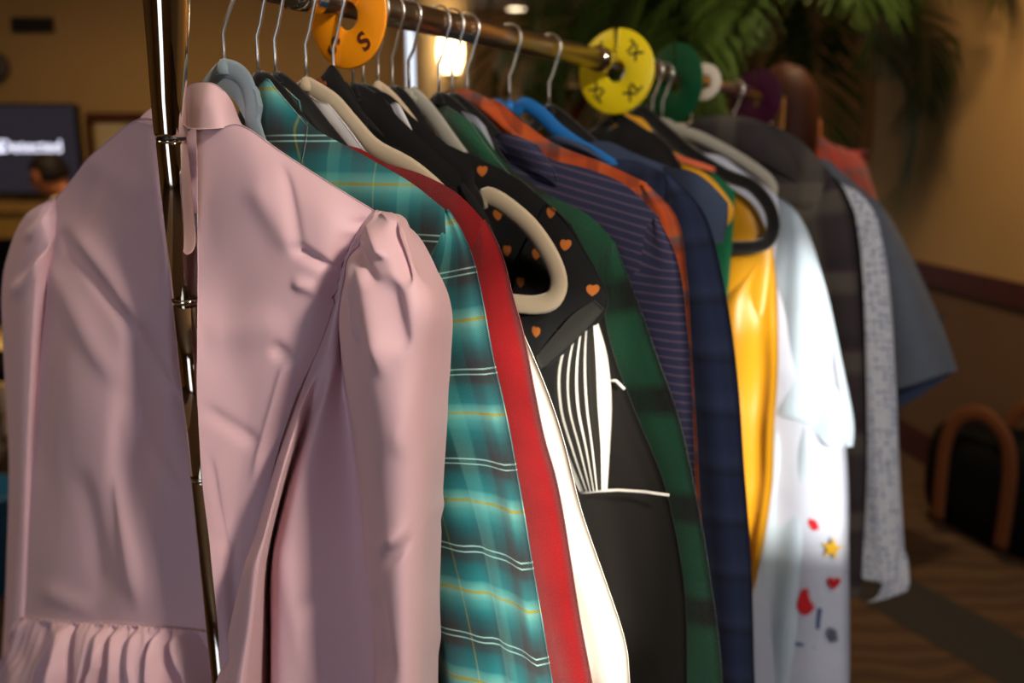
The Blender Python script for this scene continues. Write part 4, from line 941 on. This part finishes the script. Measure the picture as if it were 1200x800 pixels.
# 12 denim short sleeve --------------------------------------------------------------
hanger(644, 'v_black', 'black hanger inside the dark blue denim shirt')
G12, r12 = garment('dark_denim_shirt', 'blue denim short sleeved shirt peeking out between navy plaid and mustard', 'shirt', 644,
    [(700, 165), (740, 178), (775, 192), (805, 202), (830, 215), (850, 240), (852, 262)], 3, 'denim', SH, T=.014, sleeve=False, hem=-.9, bw=.24, cen=-.02)
loft('sleeve', G12, [[(775, 195, .0), (795, 197, .012), (815, 203, .018), (835, 218, .014), (853, 238, .0)], [(780, 225, .004), (798, 228, .018), (816, 234, .024), (836, 246, .016), (852, 262, .0)], [(784, 262, .004), (800, 268, .018), (816, 276, .022), (832, 282, .014), (846, 286, .0)]], K['denim'], r12, 24, 24, .0015)
# 13 black shouldered jacket, green tee, yellow satin ------------------------------------
hanger(723, 'v_black', 'black hanger whose hook hangs beside the yellow divider')
G13, r13 = garment('black_vest', 'rounded black top under the yellow divider', 'top', 723,
    [(735, 142), (752, 150), (770, 168), (790, 200), (800, 260), (805, 500)], 3, 'blackfab', SH, T=.02, sleeve=False, hem=-.9, bw=.2, cen=-.03)
hanger(735, 'v_yellow', 'golden yellow hanger above the coral strip', prof=[(750, 146), (764, 164), (780, 180), (800, 192), (830, 215), (850, 240)])
G13b, r13b = garment('green_tee', 'green top showing a small patch above the mustard top', 'top', 738,
    [(790, 180), (815, 195), (840, 205), (862, 225), (868, 260), (870, 400)], 3, 'greentee', SH, T=.012, sleeve=False, hem=-.9, bw=.2, cen=-.02)
collar_leaf(G13b, r13b, [[(768, 176, .010), (790, 180, .014), (838, 196, .012)], [(775, 184, .014), (800, 190, .018), (838, 202, .014)]], 'coral', 'coral_edge')
G14 = Plane(752)
rp = [G14.p(x, y, .014) for x, y in ((752, 128), (775, 150), (810, 180), (850, 205), (880, 217), (900, 240), (906, 262), (902, 280), (890, 288), (860, 290), (820, 288))]
c0 = rp[0][0]; lp = rp + [(c0, rp[-1][1])] + [(2 * c0 - a, z) for a, z in rp[:0:-1]]
Gx, tx = G14, thing('clothes_hanger', G14.W(0, 0), 'thick black padded hanger loop in front of the mustard top', 'hanger', 'hangers on the clothes rail')
fine = [cr(lp + [lp[0]], i / 110) for i in range(111)]
tube('hanger_body', [G14.W(x, z, .014) for x, z in fine], 1.0, K['v_black'], tx, 8, False, up=G14.N, flat=(.006, .011))
tube('hook', [G14.W(x, z, .007) for x, z in [(0, lp[0][1]), (0, -.05), (.006, -.036)] + [(.0185 * math.cos(math.radians(d)), .0185 * math.sin(math.radians(d))) for d in range(-35, 200, 15)]], .0017, K['wire'], tx, 8)
G14, r14 = garment('mustard_top', 'shiny mustard yellow top behind the thick black hanger loop', 'top', 756,
    [(810, 190), (840, 212), (865, 225), (888, 245), (905, 290), (912, 380), (910, 480), (905, 580), (890, 670), (880, 700)], 4, 'yellow', SH, T=.014, sw=(.02, .14, .16), hem=-.85, bw=.24, cen=-.02, sleeve_amp=.014, sT=.014)
# 14 pale denim short sleeve + printed white denim ------------------------------------------
hanger(762, 'v_olive', 'olive velvet hanger between the yellow and the green dividers')
G15, r15 = garment('printed_shirt', 'white denim shirt with red, yellow and blue patches on its lower front', 'shirt', 766,
    [(830, 180), (870, 200), (915, 235), (945, 280), (965, 350), (985, 450), (994, 560), (996, 660), (996, 800), (996, 930)], 3, 'printed', SH, T=.012, sw=(.02, .28, .32), hem=-1.0, bw=.30, cen=-.02, n0=-.01, sT=.02, sleeve_amp=.008)
G16, r16 = garment('pale_denim_shirt', 'light washed denim shirt with a wide short sleeve in bright sun', 'shirt', 771,
    [(815, 178), (850, 192), (890, 215), (925, 242), (955, 300)], 3, 'pale', SH, T=.012, sleeve=False, hem=-.55, bw=.2, cen=-.02)
hanger(778, 'v_speck', 'pale grey hanger inside the light washed denim shirt')
loft('sleeve', G16, [[(905, 228, .0), (918, 234, .014), (930, 244, .020), (942, 262, .016), (952, 285, .0)], [(898, 310, .006), (918, 312, .026), (938, 318, .034), (956, 330, .026), (970, 345, .0)],
   [(888, 390, .006), (912, 396, .030), (938, 405, .040), (965, 415, .030), (986, 420, .0)], [(877, 450, .006), (905, 462, .030), (938, 480, .042), (970, 492, .030), (1000, 492, .0)], [(877, 464, .004), (905, 480, .028), (940, 496, .040), (970, 520, .028), (999, 524, .0)]], K['pale'], r16, 40, 40, .0015, lambda u, v, x, y: .006 * math.sin(u * 14 + v * 3) * v)
loft('front_panel', G16, [[(905, 500, .02), (920, 500, .03), (944, 500, .03)], [(896, 600, .02), (915, 600, .034), (946, 600, .03)], [(888, 700, .02), (910, 700, .036), (940, 700, .03)], [(880, 830, .02), (905, 830, .036), (938, 830, .03)]], K['pale'], r16, 24, 40, .0015, lambda u, v, x, y: .006 * math.sin(u * 8 + v * 2))
def patch(name, pts, mat): flat_shape(name, G15, pts, .020, .003, mat, r15)
def star(cx, cy, R): return [(cx + (R if k % 2 == 0 else R * .42) * math.sin(k * PI / 5 + .2), cy - (R if k % 2 == 0 else R * .42) * math.cos(k * PI / 5 + .2)) for k in range(10)]
def heart(cx, cy, R): return [(cx + R * .062 * 16 * math.sin(a) ** 3 , cy - R * .062 * (13 * math.cos(a) - 5 * math.cos(2 * a) - 2 * math.cos(3 * a) - math.cos(4 * a))) for a in [k * 2 * PI / 24 for k in range(24)]]
patch('star_patch', star(975, 643, 13), 'p_yel'); patch('heart_patch', heart(977, 683, 8), 'p_red')
patch('rose_patch', [(944 + 10 * math.cos(a) * (1 + .15 * math.sin(3 * a)), 705 + 16 * math.sin(a)) for a in [k * 2 * PI / 18 for k in range(18)]], 'p_red')
patch('red_patch', [(948, 607), (956, 610), (960, 620), (953, 622), (947, 614)], 'p_red'); patch('blue_patch', [(958, 712), (963, 714), (960, 738), (956, 736)], 'p_blue')
patch('grey_patch', [(972, 735), (980, 740), (982, 752), (974, 750), (969, 742)], 'p_grey'); patch('dark_patch', [(932, 752), (955, 757), (954, 760), (932, 756)], 'p_blue')
# 15 charcoal plaid flannel ---------------------------------------------------------------
hanger(805, 'd_white', 'white hanger hook tagged between the green and white dividers')
G17, r17 = garment('charcoal_flannel', 'thick charcoal and brown plaid flannel shirt near the far end', 'shirt', 812,
    [(862, 136), (900, 145), (938, 165), (972, 200), (996, 255), (1006, 340), (1012, 440), (1014, 560), (1012, 640), (1008, 700)], 3, 'greypl', SH, T=.02, sw=(.02, .24, .22), hem=-.9, bw=.30, cen=0, sT=.022)
collar_leaf(G17, r17, [[(800, 150, .004), (820, 138, .02), (850, 134, .024), (880, 138, .018), (905, 150, .006)], [(812, 170, .010), (836, 160, .030), (866, 162, .034), (900, 172, .028), (935, 190, .012)], [(830, 190, .004), (860, 184, .022), (890, 190, .026), (920, 204, .022), (950, 225, .008)]], 'greypl')
# 16 dotted shirt, black lined -----------------------------------------------------------------
hanger(862, 'v_black', 'black hanger inside the white dotted shirt')
Gk, rk = garment('black_shirt', 'black shirt showing as a dark line beside the white dotted shirt', 'shirt', 850,
    [(930, 180), (960, 195), (985, 215), (1002, 250), (1012, 330), (1016, 450), (1016, 560), (1012, 640), (1008, 690)], 3, 'blackfab', SH, T=.014, sw=(.02, .2, .2), hem=-.9, bw=.27, cen=-.02)
G18, r18 = garment('dotted_shirt', 'white long sleeved shirt with tiny blue dots near the far end', 'shirt', 862,
    [(950, 195), (985, 215), (1010, 228), (1028, 255), (1042, 330), (1050, 450), (1055, 560), (1060, 640), (1064, 685)], 3, 'floral', SH, T=.014, sw=(.02, .13, .13), hem=-.9, bw=.3, cen=-.02, sT=.012)
collar_leaf(G18, r18, [[(1046, 640, .0), (1056, 642, .004), (1063, 650, .0)], [(1030, 695, .008), (1048, 692, .012), (1066, 684, .0)], [(1014, 706, .006), (1036, 702, .010), (1060, 694, .0)]], 'floral', 'cuff')
# 17 slate denim short sleeve --------------------------------------------------------------------
hanger(905, 'v_black', 'black hanger inside the slate denim shirt at the far end')
G19, r19 = garment('slate_denim_shirt', 'slate blue denim short sleeved shirt last on the rail', 'shirt', 905,
    [(960, 185), (990, 205), (1015, 225), (1035, 245), (1060, 300)], 3, 'denimd', SH, T=.02, sleeve=False, hem=-.8, bw=.25, cen=-.02)
loft('sleeve', G19, [[(1000, 218, .0), (1012, 226, .02), (1022, 232, .026), (1032, 240, .02), (1042, 252, .0)], [(1005, 300, .01), (1022, 302, .05), (1040, 304, .06), (1056, 305, .05), (1072, 308, .0)], [(1010, 390, .01), (1035, 388, .06), (1062, 385, .08), (1085, 382, .06), (1104, 382, .0)], [(1012, 462, .01), (1040, 458, .06), (1072, 450, .08), (1100, 440, .06), (1122, 434, .0)]], K['denimd'], r19, 30, 30, .002)
loft('sleeve', G19, [[(1010, 440, -.02), (1060, 440, -.03), (1121, 434, -.002)], [(1012, 470, -.02), (1040, 482, -.03), (1076, 466, -.02)]], K['denim'], r19, 16, 8, .002)

for h in list(HP): print('LEFT', h); build_hanger(*h)
